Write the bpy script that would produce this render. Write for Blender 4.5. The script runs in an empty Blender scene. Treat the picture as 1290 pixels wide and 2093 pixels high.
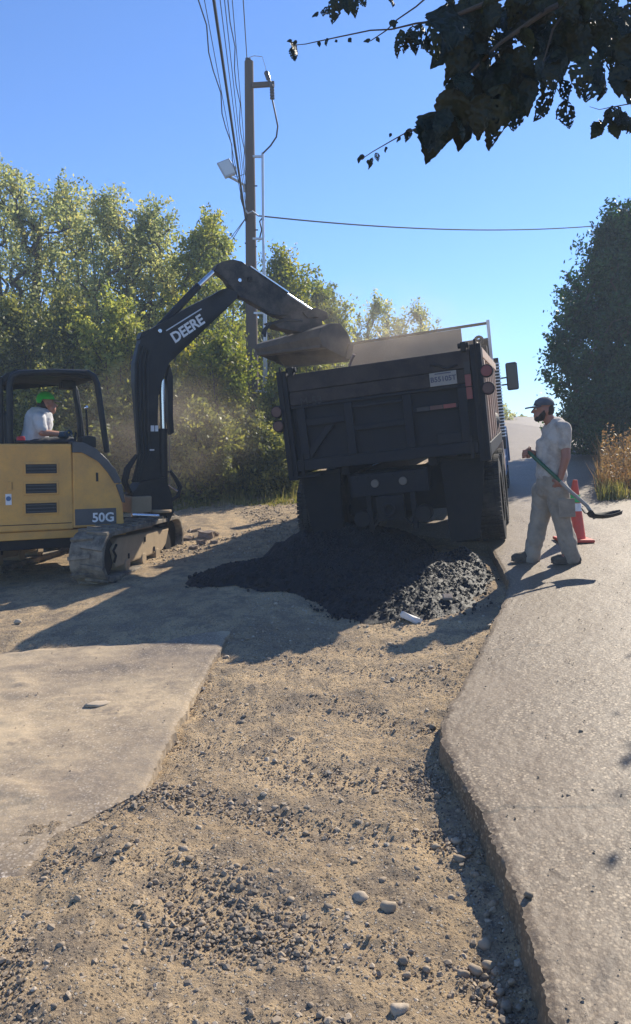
import bpy, bmesh, math, random
import numpy as np
from math import sin, cos, tan, atan, atan2, pi, radians, sqrt
from mathutils import Vector, Matrix

SC = bpy.context.scene
COL = SC.collection
# ------------------------------------------------------------------ camera
CAMZ = 1.5
TH = atan((1046.5 - 912) / 1570)
cd = bpy.data.cameras.new('camera'); cam = bpy.data.objects.new('camera', cd); COL.objects.link(cam)
cam.location = (0, 0, CAMZ); cam.rotation_euler = (pi/2 - TH, 0, 0)
cd.sensor_fit = 'VERTICAL'; cd.sensor_height = 24; cd.lens = 24*1570/2093
cd.clip_start = 0.05; cd.clip_end = 3000
SC.camera = cam
# ------------------------------------------------------------------ sky, sun, exposure
SUN_DIR = Vector((0.82, 1.08, 1.0)).normalized()      # towards the sun
SUN_EL = math.asin(SUN_DIR.z); SUN_AZ = atan2(SUN_DIR.x, SUN_DIR.y)
w = bpy.data.worlds.new('World'); SC.world = w; w.use_nodes = True
nt = w.node_tree; nt.nodes.clear()
out = nt.nodes.new('ShaderNodeOutputWorld'); bg = nt.nodes.new('ShaderNodeBackground')
sky = nt.nodes.new('ShaderNodeTexSky'); sky.sky_type = 'NISHITA'; sky.sun_disc = False
sky.sun_elevation = SUN_EL; sky.sun_rotation = SUN_AZ
sky.altitude = 600; sky.air_density = 1.0; sky.dust_density = 0.15; sky.ozone_density = 3.5
bg.inputs['Strength'].default_value = 0.095
tint = nt.nodes.new('ShaderNodeMix'); tint.data_type = 'RGBA'; tint.blend_type = 'MULTIPLY'; tint.inputs[0].default_value = 1
tint.inputs[7].default_value = (0.72, 0.91, 1.20, 1)
nt.links.new(sky.outputs[0], tint.inputs[6]); nt.links.new(tint.outputs[2], bg.inputs['Color']); nt.links.new(bg.outputs[0], out.inputs['Surface'])
sl = bpy.data.lights.new('sun', 'SUN'); sl.energy = 4.6; sl.angle = radians(0.53); sl.color = (1.0, 0.91, 0.76)
so = bpy.data.objects.new('sun', sl); COL.objects.link(so)
so.rotation_euler = SUN_DIR.to_track_quat('Z', 'Y').to_euler(); so.location = (10, 10, 20)
SC.view_settings.view_transform = 'Standard'; SC.view_settings.look = 'None'
SC.view_settings.gamma = 1; SC.view_settings.use_curve_mapping = False
SC.view_settings.exposure = 0.82
SC.cycles.volume_step_rate = 4; SC.cycles.volume_max_steps = 64
SC.cycles.max_bounces = 6; SC.cycles.transparent_max_bounces = 8
rng = np.random.default_rng(7)
random.seed(7)
# ------------------------------------------------------------------ projection helpers (photo pixel -> place)
FW = Vector((0, cos(TH), -sin(TH))); UP = Vector((0, sin(TH), cos(TH)))
CAM = Vector((0, 0, CAMZ))
def ray(px, py): return FW + Vector((1, 0, 0))*((px-645)/1570) + UP*(-(py-1046.5)/1570)
def P(px, py, D):
    r = ray(px, py); return CAM + r*(D/r.y)
def on_plane(px, py, o, al):              # vertical plane through o with heading al -> (t, z)
    r = ray(px, py); d = Vector((cos(al), sin(al))); n = Vector((-d.y, d.x))
    k = (n.x*o[0]+n.y*o[1])/(n.x*r.x+n.y*r.y)
    p = CAM + r*k
    return ((p.x-o[0])*d.x+(p.y-o[1])*d.y, p.z)
# ------------------------------------------------------------------ noise
_g = np.random.default_rng(3); _perm = _g.permutation(256); _perm = np.concatenate([_perm, _perm])
_ang = _g.random(256)*2*pi; _gx, _gy = np.cos(_ang), np.sin(_ang)
def pn(x, y):
    x = np.asarray(x, float); y = np.asarray(y, float)
    xi = np.floor(x).astype(int); yi = np.floor(y).astype(int); xf = x-xi; yf = y-yi
    u = xf*xf*xf*(xf*(xf*6-15)+10); v = yf*yf*yf*(yf*(yf*6-15)+10)
    def g(a, b, fx, fy):
        h = _perm[_perm[a & 255] + (b & 255)]; return _gx[h]*fx+_gy[h]*fy
    return (g(xi, yi, xf, yf)*(1-u)+g(xi+1, yi, xf-1, yf)*u)*(1-v) + (g(xi, yi+1, xf, yf-1)*(1-u)+g(xi+1, yi+1, xf-1, yf-1)*u)*v
def fbm(x, y, o=4, r=.5):
    s = 0; a = 1
    for i in range(o): s = s + a*pn(x*2**i+17.3*i, y*2**i-9.1*i); a *= r
    return s
def ss(a, b, x):
    t = np.clip((x-a)/(b-a), 0, 1); return t*t*(3-2*t)
# ------------------------------------------------------------------ terrain
def hill(y):
    y = np.asarray(y, float)
    return np.where(y < 10, .05*y, np.where(y < 46, .5+.066*(y-10), .5+.066*36-.03*(y-46)*ss(46, 52, y)))
def plane(x, y):
    x = np.asarray(x, float)
    return -.29 + .075*np.clip(x, -3.5, 9) + hill(np.clip(y, -30, 200))
def road_c(y): return 2.6 + (y-9)*.262
_LE = [(-3, -1.1), (1.6, -1.1), (2.4, -1.11), (2.64, -1.14), (2.93, -1.145), (3.29, -1.14), (3.46, -1.02), (3.62, -.84), (3.9, -.834), (4.95, -.79), (6.27, -.71), (8.4, -.62), (9.5, -.6)]
_RE = [(-3, .6), (1.6, .66), (2.05, .69), (2.5, .715), (2.74, .722), (3.2, .715), (3.6, .678), (3.89, .663), (4.16, .70), (4.47, .817), (4.94, 1.013), (6.4, 1.572), (7.3, 1.86), (9.3, 2.1), (10.6, .9), (12, 1.2)]
def left_edge(y):  return np.interp(y, [a for a, b in _LE], [b for a, b in _LE])
def right_edge(y):
    e = np.interp(y, [a for a, b in _RE], [b for a, b in _RE])
    return np.where(y > 12, road_c(y)-2.2, e)
def dirt(x, y):                           # macro height of the dirt, vectorised
    x = np.asarray(x, float); y = np.asarray(y, float)
    base = plane(x, y)
    dug = (.055+.055*ss(-.6, .5, x))*(1-ss(6.2, 6.75, y)*ss(-.35, -.75, x)-ss(6.5, 7.3, y)*ss(.1, -.35, x)*(1-ss(-.35, -.75, x)))*(1-ss(10, 11.2, y))
    dug = dug - .05*ss(-.45, -.85, x)*ss(3.95, 3.5, y) - .05*ss(-1.0, -1.25, x)*ss(2.7, 2.4, y)
    roadw = ss(2.9, 2.3, np.abs(x-road_c(y)))*ss(10, 12, y)
    z = base - dug - .03*roadw
    z = z + .035*fbm(x*.9, y*.9, 3)*(1-roadw) + .018*np.maximum(fbm(x*4+3, y*4, 3), -.3)*(1-roadw)
    # a gutter scoured along the foot of the right slab
    z = z - .035*ss(.30, .0, np.abs(x-(right_edge(y)-.10)))*(y < 5)*ss(4.4, 3.4, y)
    z = z + .06*ss(.5, .0, np.hypot((x+.62)*.9, (y-2.35)*1.2))*(y < 3.5)*0
    # bank at the right of the road and behind the excavator
    z = z + .5*ss(1.0, 4.0, x-road_c(y)-2.6)*ss(9, 14, y)
    # everything left of the track is a sandy mound where the bottom left corner is
    return z
def ground_z(x, y): return float(dirt(x, y))
def G(px, py, off=0.0, f=None):           # pixel -> ground point
    f = f or (lambda x, y: float(plane(x, y)))
    r = ray(px, py); k = 2.0
    lo, hi = .5, 200
    k = lo
    while k < hi:
        p = CAM+r*k
        if p.z < f(p.x, p.y)+off: break
        k *= 1.03
    a, b = k/1.03, k
    for i in range(20):
        m = (a+b)/2; p = CAM+r*m
        if p.z < f(p.x, p.y)+off: b = m
        else: a = m
    return CAM+r*b
# ------------------------------------------------------------------ tagging
def tag(o, label=None, cat=None, group=None, kind=None):
    if label: o['label'] = label
    if cat: o['category'] = cat
    if group: o['group'] = group
    if kind: o['kind'] = kind
    return o
def empty(name, loc, label, cat, group=None, rot=None):
    o = bpy.data.objects.new(name, None); COL.objects.link(o); o.location = loc; o.empty_display_size = .2
    if rot: o.rotation_mode = 'YXZ'; o.rotation_euler = rot
    return tag(o, label, cat, group)
# ------------------------------------------------------------------ materials
def nodes(name):
    m = bpy.data.materials.new(name); m.use_nodes = True
    return m, m.node_tree, m.node_tree.nodes['Principled BSDF']
def N(nt, t, **k):
    n = nt.nodes.new(t)
    for a, b in k.items():
        if a in n.inputs: n.inputs[a].default_value = b
        else: setattr(n, a, b)
    return n
def ramp(nt, fac, stops):
    r = nt.nodes.new('ShaderNodeValToRGB'); e = r.color_ramp.elements
    while len(e) > 1: e.remove(e[-1])
    e[0].position = stops[0][0]; e[0].color = (*stops[0][1], 1)
    for p, c in stops[1:]:
        q = e.new(p); q.color = (*c, 1)
    nt.links.new(fac, r.inputs[0]); return r.outputs[0]
def mixc(nt, f, a, b, mode='MIX'):
    m = nt.nodes.new('ShaderNodeMix'); m.data_type = 'RGBA'; m.blend_type = mode
    for s, v in ((0, f), (6, a), (7, b)):
        if isinstance(v, (int, float)): m.inputs[s].default_value = v
        elif isinstance(v, tuple): m.inputs[s].default_value = (*v, 1)
        else: nt.links.new(v, m.inputs[s])
    return m.outputs[2]
def coords(nt): return nt.nodes.new('ShaderNodeTexCoord').outputs['Object']
def noise(nt, co, scale, detail=4, rough=.6):
    n = N(nt, 'ShaderNodeTexNoise'); n.inputs['Scale'].default_value = scale; n.inputs['Detail'].default_value = detail
    n.inputs['Roughness'].default_value = rough; nt.links.new(co, n.inputs['Vector']); return n.outputs[0]
def voro(nt, co, scale, out='Distance', feat='F1'):
    n = N(nt, 'ShaderNodeTexVoronoi'); n.feature = feat; n.inputs['Scale'].default_value = scale
    nt.links.new(co, n.inputs['Vector']); return n.outputs[out]
def bump(nt, bsdf, h, strength=.5, dist=.01, prev=None):
    b = N(nt, 'ShaderNodeBump'); b.inputs['Strength'].default_value = strength; b.inputs['Distance'].default_value = dist
    nt.links.new(h, b.inputs['Height'])
    if prev: nt.links.new(prev, b.inputs['Normal'])
    nt.links.new(b.outputs[0], bsdf.inputs['Normal']); return b.outputs[0]
def mat_worn(name, col, rough=.5, dirtc=(.25, .2, .14), amt=.5, scale=4, metal=0, bumpk=.15, fine=60):
    m, t, b = nodes(name); co = coords(t); b.inputs['Specular IOR Level'].default_value = .22 if max(col) < .03 else .5
    f = ramp(t, noise(t, co, scale, 6, .65), [(.45-.1*amt, (0, 0, 0)), (.75-.1*amt, (amt,)*3)])
    f2 = ramp(t, noise(t, co, fine, 3, .6), [(.55, (0, 0, 0)), (.7, (amt*.5,)*3)])
    c = mixc(t, f, col, dirtc); c = mixc(t, f2, c, dirtc)
    t.links.new(c, b.inputs['Base Color'])
    r = mixc(t, f, (rough,)*3, (.9,)*3); t.links.new(r, b.inputs['Roughness'])
    b.inputs['Metallic'].default_value = metal
    bump(t, b, noise(t, co, fine, 3), bumpk, .004); return m
def mat_plain(name, col, rough=.5, metal=0):
    m, t, b = nodes(name); b.inputs['Base Color'].default_value = (*col, 1); b.inputs['Roughness'].default_value = rough
    b.inputs['Metallic'].default_value = metal
    bump(t, b, noise(t, coords(t), 80, 2), .05, .003); return m
def mat_cloth(name, col, stain, s=7):
    m, t, b = nodes(name); co = coords(t)
    f = ramp(t, noise(t, co, s, 5, .65), [(.42, (0, 0, 0)), (.72, (.8,)*3)])
    t.links.new(mixc(t, f, col, stain), b.inputs['Base Color']); b.inputs['Roughness'].default_value = .95
    n1 = bump(t, b, noise(t, co, 9, 3), .5, .02); bump(t, b, noise(t, co, 300, 2), .3, .002, n1)
    b.inputs['Sheen Weight'].default_value = .1
    return m
def mat_leaf(name, cols, trans=.5, tcol=None):
    m, t, b = nodes(name)
    a = N(t, 'ShaderNodeAttribute'); a.attribute_name = 'rnd'
    c = ramp(t, a.outputs['Fac'], [(i/(len(cols)-1), k) for i, k in enumerate(cols)])
    t.links.new(c, b.inputs['Base Color']); b.inputs['Roughness'].default_value = .5
    b.inputs['Specular IOR Level'].default_value = .35
    tr = N(t, 'ShaderNodeBsdfTranslucent')
    tc = mixc(t, 1.0, c, tcol or (1.6, 1.7, .6), 'MULTIPLY'); t.links.new(tc, tr.inputs['Color'])
    mx = N(t, 'ShaderNodeMixShader'); mx.inputs[0].default_value = trans
    t.links.new(b.outputs[0], mx.inputs[1]); t.links.new(tr.outputs[0], mx.inputs[2])
    t.links.new(mx.outputs[0], t.nodes['Material Output'].inputs['Surface']); return m

def mat_dirt():
    m, t, b = nodes('dry_dirt'); co = coords(t)
    big = noise(t, co, .9, 5, .6); mid = noise(t, co, 5, 6, .7); fin = noise(t, co, 85, 5, .75)
    c = ramp(t, big, [(.30, (.34, .245, .15)), (.5, (.49, .36, .215)), (.68, (.63, .455, .26))])
    c = mixc(t, ramp(t, mid, [(.40, (.85,)*3), (.54, (0, 0, 0))]), c, (.24, .19, .14))
    c = mixc(t, ramp(t, fin, [(.32, (.8,)*3), (.44, (0, 0, 0))]), c, (.15, .115, .08))
    c = mixc(t, ramp(t, fin, [(.54, (0, 0, 0)), (.66, (.7,)*3)]), c, (.60, .48, .33))
    # pale pebbles and dark grit
    vc = voro(t, co, 75, 'Color'); vd = voro(t, co, 75)
    sep = N(t, 'ShaderNodeSeparateColor'); t.links.new(vc, sep.inputs[0])
    peb = ramp(t, vd, [(.30, (1, 1, 1)), (.48, (0, 0, 0))])
    sel = ramp(t, sep.outputs[0], [(.38, (0, 0, 0)), (.45, (1, 1, 1))])
    pm = mixc(t, 1.0, peb, sel, 'MULTIPLY')
    pc = ramp(t, sep.outputs[1], [(0, (.09, .075, .06)), (.4, (.24, .19, .14)), (.7, (.40, .33, .25)), (1, (.62, .55, .45))])
    c = mixc(t, pm, c, pc)
    t.links.new(c, b.inputs['Base Color']); b.inputs['Roughness'].default_value = .95
    b.inputs['Specular IOR Level'].default_value = .2
    n1 = bump(t, b, mid, .6, .06); n2 = bump(t, b, fin, 1.0, .016, n1); bump(t, b, pm, 1.0, .010, n2)
    return m
def mat_slab(name, dusty, tint=(1, 1, 1)):
    m, t, b = nodes(name); co = coords(t)
    v1 = voro(t, co, 66); v2 = voro(t, co, 140); vc = voro(t, co, 66, 'Color')
    sep = N(t, 'ShaderNodeSeparateColor'); t.links.new(vc, sep.inputs[0])
    c = ramp(t, sep.outputs[0], [(0, (.15, .125, .105)), (.4, (.31, .26, .21)), (.8, (.40, .34, .28)), (1, (.60, .53, .45))])
    c = mixc(t, ramp(t, v1, [(.32, (0, 0, 0)), (.55, (1,)*3)]), c, (.12, .095, .075))
    c = mixc(t, ramp(t, noise(t, co, 32, 4, .7), [(.42, (.6,)*3), (.52, (0,)*3)]), c, (.13, .105, .085))
    big = noise(t, co, .8, 5, .6)
    c = mixc(t, ramp(t, big, [(.35, (.75,)*3), (.58, (0, 0, 0))]), c, (.19, .155, .125))
    if dusty:
        d = noise(t, co, .55, 6, .65)
        c = mixc(t, ramp(t, d, [(.38, (0, 0, 0)), (.60, (.85,)*3)]), c, (.56, .43, .27))
        d2 = noise(t, co, 1.3, 7, .75)
        c = mixc(t, ramp(t, d2, [(.36, (.9,)*3), (.46, (0, 0, 0))]), c, (.22, .175, .13))
    else:
        # hairline cracks
        sx_ = N(t, 'ShaderNodeSeparateXYZ'); t.links.new(co, sx_.inputs[0])
        wob = noise(t, co, 2.2, 6, .7)
        for y0 in (3.2, 5.3):
            a1 = N(t, 'ShaderNodeMath', operation='MULTIPLY_ADD'); a1.inputs[1].default_value = .35; a1.inputs[2].default_value = -(y0+.175); t.links.new(wob, a1.inputs[0])
            a2 = N(t, 'ShaderNodeMath', operation='ADD'); t.links.new(a1.outputs[0], a2.inputs[0]); t.links.new(sx_.outputs[1], a2.inputs[1])
            a3 = N(t, 'ShaderNodeMath', operation='ABSOLUTE'); t.links.new(a2.outputs[0], a3.inputs[0])
            wide = N(t, 'ShaderNodeMapRange'); wide.inputs[1].default_value = .0; wide.inputs[2].default_value = .015; wide.inputs[3].default_value = .8; wide.inputs[4].default_value = 0; t.links.new(a3.outputs[0], wide.inputs[0])
            fd = N(t, 'ShaderNodeMapRange'); fd.inputs[1].default_value = y0*.33+.1; fd.inputs[2].default_value = y0*.33+.75; fd.inputs[3].default_value = 1; fd.inputs[4].default_value = 0; t.links.new(sx_.outputs[0], fd.inputs[0])
            mm_ = N(t, 'ShaderNodeMath', operation='MULTIPLY'); t.links.new(wide.outputs[0], mm_.inputs[0]); t.links.new(fd.outputs[0], mm_.inputs[1])
            c = mixc(t, mm_.outputs[0], c, (.05, .045, .04))
    tn = mixc(t, 1.0, c, tint, 'MULTIPLY')
    t.links.new(tn, b.inputs['Base Color']); b.inputs['Roughness'].default_value = .62 if not dusty else .85
    b.inputs['Specular IOR Level'].default_value = .45 if not dusty else .25
    n1 = bump(t, b, v1, -.9, .012); n2 = bump(t, b, v2, -.6, .006, n1); bump(t, b, noise(t, co, 14, 5, .7), .4, .02, n2)
    return m
M = {}
M['dirt'] = mat_dirt()
M['slab'] = mat_slab('exposed_aggregate', False, (.94, .84, .66))
M['slab_dusty'] = mat_slab('dusty_concrete', True)
M['stone'] = None
def mat_stone():
    m, t, b = nodes('river_stone'); a = N(t, 'ShaderNodeAttribute'); a.attribute_name = 'rnd'
    c = ramp(t, a.outputs['Fac'], [(0, (.16, .13, .095)), (.35, (.29, .22, .15)), (.7, (.38, .295, .20)), (1, (.50, .42, .32))])
    c = mixc(t, ramp(t, noise(t, coords(t), 40, 4), [(.4, (.4,)*3), (.6, (0,)*3)]), c, (.30, .24, .17))
    t.links.new(c, b.inputs['Base Color']); b.inputs['Roughness'].default_value = .85
    bump(t, b, noise(t, coords(t), 120, 3), .4, .003); return m
M['stone'] = mat_stone()
m, t, b = nodes('fresh_asphalt'); co = coords(t)
c = ramp(t, voro(t, co, 70, 'Color'), [(.2, (.006, .0065, .008)), (.8, (.018, .019, .022))])
t.links.new(c, b.inputs['Base Color']); b.inputs['Roughness'].default_value = .62; b.inputs['Specular IOR Level'].default_value = .3
n1 = bump(t, b, voro(t, co, 90), -.6, .008); bump(t, b, noise(t, co, 25, 5, .7), .7, .015, n1)
M['asphalt'] = m
M['yellow'] = mat_worn('yellow_paint', (.68, .35, .075), .45, (.30, .20, .10), .5, 3)
M['black_paint'] = mat_worn('black_boom_paint', (.012, .014, .018), .42, (.09, .08, .07), .25, 3)
M['arm_paint'] = mat_worn('dusty_arm_paint', (.02, .02, .022), .6, (.16, .135, .11), .6, 5)
M['bucket'] = mat_worn('dusty_bucket_steel', (.05, .042, .036), .75, (.13, .105, .082), .7, 6)
M['canopy'] = mat_worn('canopy_black', (.014, .018, .022), .4, (.08, .08, .07), .2, 3)
M['chrome'] = mat_plain('chrome_rod', (.75, .76, .78), .22, 1)
M['grey_cover'] = mat_worn('grey_plastic_cover', (.05, .055, .065), .38, (.2, .19, .17), .2, 5)
M['rubber'] = mat_worn('dusty_rubber', (.05, .045, .04), .85, (.30, .25, .185), 1.0, 5)
M['tyre'] = mat_worn('tyre_rubber', (.018, .018, .019), .75, (.13, .115, .10), .5, 4)
M['dusty_frame'] = mat_worn('dusty_track_frame', (.36, .27, .17), .85, (.22, .17, .11), .5, 6)
M['dark_steel'] = mat_worn('dark_steel', (.012, .012, .015), .65, (.04, .035, .03), .4, 6)
M['truck_steel'] = mat_worn('truck_dark_paint', (.008, .010, .016), .6, (.030, .028, .030), .45, 2.2)
M['truck_top'] = mat_worn('truck_worn_top_rail', (.026, .022, .024), .75, (.075, .06, .052), .7, 3.5)
M['box_in'] = mat_worn('box_lining', (.34, .25, .18), .9, (.26, .18, .12), .6, 2)
M['side_board'] = mat_worn('weathered_side_board', (.46, .36, .29), .8, (.30, .14, .09), .6, 4)
M['white_paint'] = mat_worn('white_paint', (.78, .78, .76), .4, (.4, .36, .3), .25, 6)
M['blue_paint'] = mat_worn('blue_cab_paint', (.03, .12, .27), .35, (.3, .28, .25), .2, 4)
M['red_lens'] = mat_plain('red_lens', (.16, .012, .018), .3)
M['dark_lens'] = mat_plain('dark_lens', (.06, .01, .014), .3)
M['clear_lens'] = mat_plain('round_lens', (.11, .095, .08), .45)
M['flap'] = mat_worn('mud_flap_rubber', (.006, .007, .009), .75, (.025, .023, .022), .4, 4)
M['plate'] = mat_worn('number_plate', (.24, .235, .22), .6, (.3, .26, .22), .5, 20)
M['plate_ink'] = mat_plain('plate_ink', (.06, .06, .10), .6)
M['decal_white'] = mat_worn('white_decal', (.72, .73, .74), .6, (.4, .36, .3), .3, 10)
M['faint'] = mat_plain('faded_lettering', (.04, .038, .038), .8)
M['mirror_glass'] = mat_plain('mirror_glass', (.8, .8, .82), .06, 1)
M['wood_pole'] = mat_worn('utility_pole_wood', (.11, .08, .062), .9, (.085, .07, .06), .6, 3, bumpk=.5, fine=25)
M['galv'] = mat_worn('galvanised_conduit', (.55, .56, .58), .4, (.4, .4, .4), .3, 6, metal=.6)
M['wire'] = mat_plain('cable_black', (.02, .022, .026), .6)
M['insul'] = mat_plain('porcelain_brown', (.05, .045, .05), .3)
M['lamp_grey'] = mat_plain('lamp_casting', (.42, .43, .44), .4)
M['lamp_glass'] = mat_plain('lamp_glass', (.62, .64, .62), .15)
M['sign_white'] = mat_plain('sign_white', (.62, .50, .47), .6)
M['sign_yellow'] = mat_plain('sign_yellow', (.55, .33, .04), .6)
M['sign_ink'] = mat_plain('sign_ink', (.35, .08, .06), .6)
M['skin'] = mat_plain('skin', (.42, .20, .135), .55)
M['skin_dark'] = mat_plain('tanned_skin', (.30, .13, .085), .55)
M['hair'] = mat_plain('dark_hair', (.025, .017, .012), .8)
M['shirt'] = mat_cloth('dusty_tee_shirt', (.47, .41, .35), (.20, .165, .14), 9)
M['shirt2'] = mat_cloth('white_tee_shirt', (.60, .60, .62), (.45, .42, .40), 5)
M['trousers'] = mat_cloth('dusty_work_trousers', (.33, .27, .205), (.16, .13, .10), 6)
M['jeans'] = mat_cloth('dark_jeans', (.03, .04, .06), (.08, .08, .08), 6)
M['boots'] = mat_cloth('dusty_boots', (.06, .045, .035), (.15, .12, .09), 14)
M['cap_navy'] = mat_cloth('navy_cap', (.07, .08, .105), (.13, .13, .14), 14)
M['green'] = mat_plain('green_plastic', (.02, .42, .09), .5)
M['green_cap'] = mat_cloth('bright_green_cap', (.03, .50, .05), (.02, .3, .04), 10)
M['glove'] = mat_plain('work_glove', (.03, .06, .09), .8)
M['glove_y'] = mat_plain('yellow_glove_back', (.55, .48, .04), .7)
M['cone_orange'] = mat_worn('cone_orange', (.62, .06, .03), .55, (.3, .15, .1), .3, 12)
M['cone_white'] = mat_worn('cone_white_band', (.72, .72, .70), .5, (.4, .36, .3), .3, 12)
M['shovel_green'] = mat_worn('green_shovel_handle', (.012, .09, .04), .4, (.06, .08, .05), .3, 20)
M['shovel_grey'] = mat_worn('grey_shovel_shaft', (.30, .28, .26), .5, (.2, .17, .14), .5, 20)
M['bark'] = mat_worn('bark', (.10, .08, .062), .9, (.045, .037, .03), .7, 8, bumpk=.6, fine=30)
M['dark_glass'] = mat_plain('dark_mirror', (.02, .025, .035), .15)
M['red_plastic'] = mat_plain('red_plastic', (.5, .03, .04), .5)
M['paper'] = mat_plain('pale_rubble', (.62, .60, .57), .7)
M['concrete_rubble'] = mat_worn('concrete_rubble', (.30, .235, .185), .9, (.15, .11, .08), .7, 12)
M['leaf_mid'] = mat_leaf('leaf_olive', [(.11, .135, .055), (.22, .25, .09), (.34, .35, .12), (.46, .42, .12)], .6, (1.4, 1.4, .7))
M['leaf_grey'] = mat_leaf('leaf_grey_olive', [(.17, .20, .10), (.30, .33, .16), (.41, .42, .21), (.52, .45, .18)], .58, (1.35, 1.35, .95))
M['leaf_yell'] = mat_leaf('leaf_yellow_green', [(.07, .09, .025), (.14, .17, .04), (.24, .25, .05), (.36, .31, .05)], .5, (1.5, 1.5, .6))
M['leaf_dark'] = mat_leaf('leaf_dark_conifer', [(.012, .036, .014), (.022, .068, .022), (.045, .11, .03)], .25, (1.2, 1.5, .5))
M['leaf_bush'] = mat_leaf('leaf_bush', [(.07, .085, .04), (.14, .16, .065), (.23, .24, .09), (.38, .35, .10)], .5, (1.4, 1.35, .7))
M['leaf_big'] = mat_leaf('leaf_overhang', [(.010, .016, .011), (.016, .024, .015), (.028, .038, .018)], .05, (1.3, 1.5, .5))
M['dry_weed'] = mat_leaf('dry_weed', [(.16, .10, .05), (.27, .17, .075), (.35, .25, .12), (.27, .13, .06)], .4, (1.2, 1.1, .8))
M['grass'] = mat_leaf('verge_grass', [(.10, .12, .03), (.20, .21, .05), (.36, .31, .12), (.42, .35, .18)], .4, (1.2, 1.2, .6))
def inset(pix, d):
    n = len(pix); A = sum(pix[i][0]*pix[(i+1) % n][1]-pix[(i+1) % n][0]*pix[i][1] for i in range(n)); sg = 1 if A > 0 else -1; out = []
    for i in range(n):
        a, b, c = Vector(pix[i-1]), Vector(pix[i]), Vector(pix[(i+1) % n]); e1 = (b-a).normalized(); e2 = (c-b).normalized()
        n1 = Vector((-e1.y, e1.x)); n2 = Vector((-e2.y, e2.x)); m = (n1+n2); m = m/max(m.length, .3)
        k = d/max(m.dot(n1), .5); out.append(tuple(b+m*k*sg))
    return out
# ------------------------------------------------------------------ mesh helpers
def mesh_np(name, V, F, mat, parent=None, smooth=False, rnd=None):
    V = np.asarray(V, np.float32); F = np.asarray(F, np.int32)
    me = bpy.data.meshes.new(name); k = F.shape[1]
    me.vertices.add(len(V)); me.vertices.foreach_set('co', V.ravel())
    me.loops.add(F.size); me.loops.foreach_set('vertex_index', F.ravel())
    me.polygons.add(len(F)); me.polygons.foreach_set('loop_start', np.arange(0, F.size, k, dtype=np.int32))
    me.polygons.foreach_set('loop_total', np.full(len(F), k, np.int32))
    me.polygons.foreach_set('use_smooth', np.full(len(F), smooth, bool))
    if rnd is not None:
        a = me.attributes.new('rnd', 'FLOAT', 'FACE'); a.data.foreach_set('value', np.asarray(rnd, np.float32))
    me.update(calc_edges=True); me.materials.append(mat)
    o = bpy.data.objects.new(name, me); COL.objects.link(o)
    if parent: o.parent = parent
    return o
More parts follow.
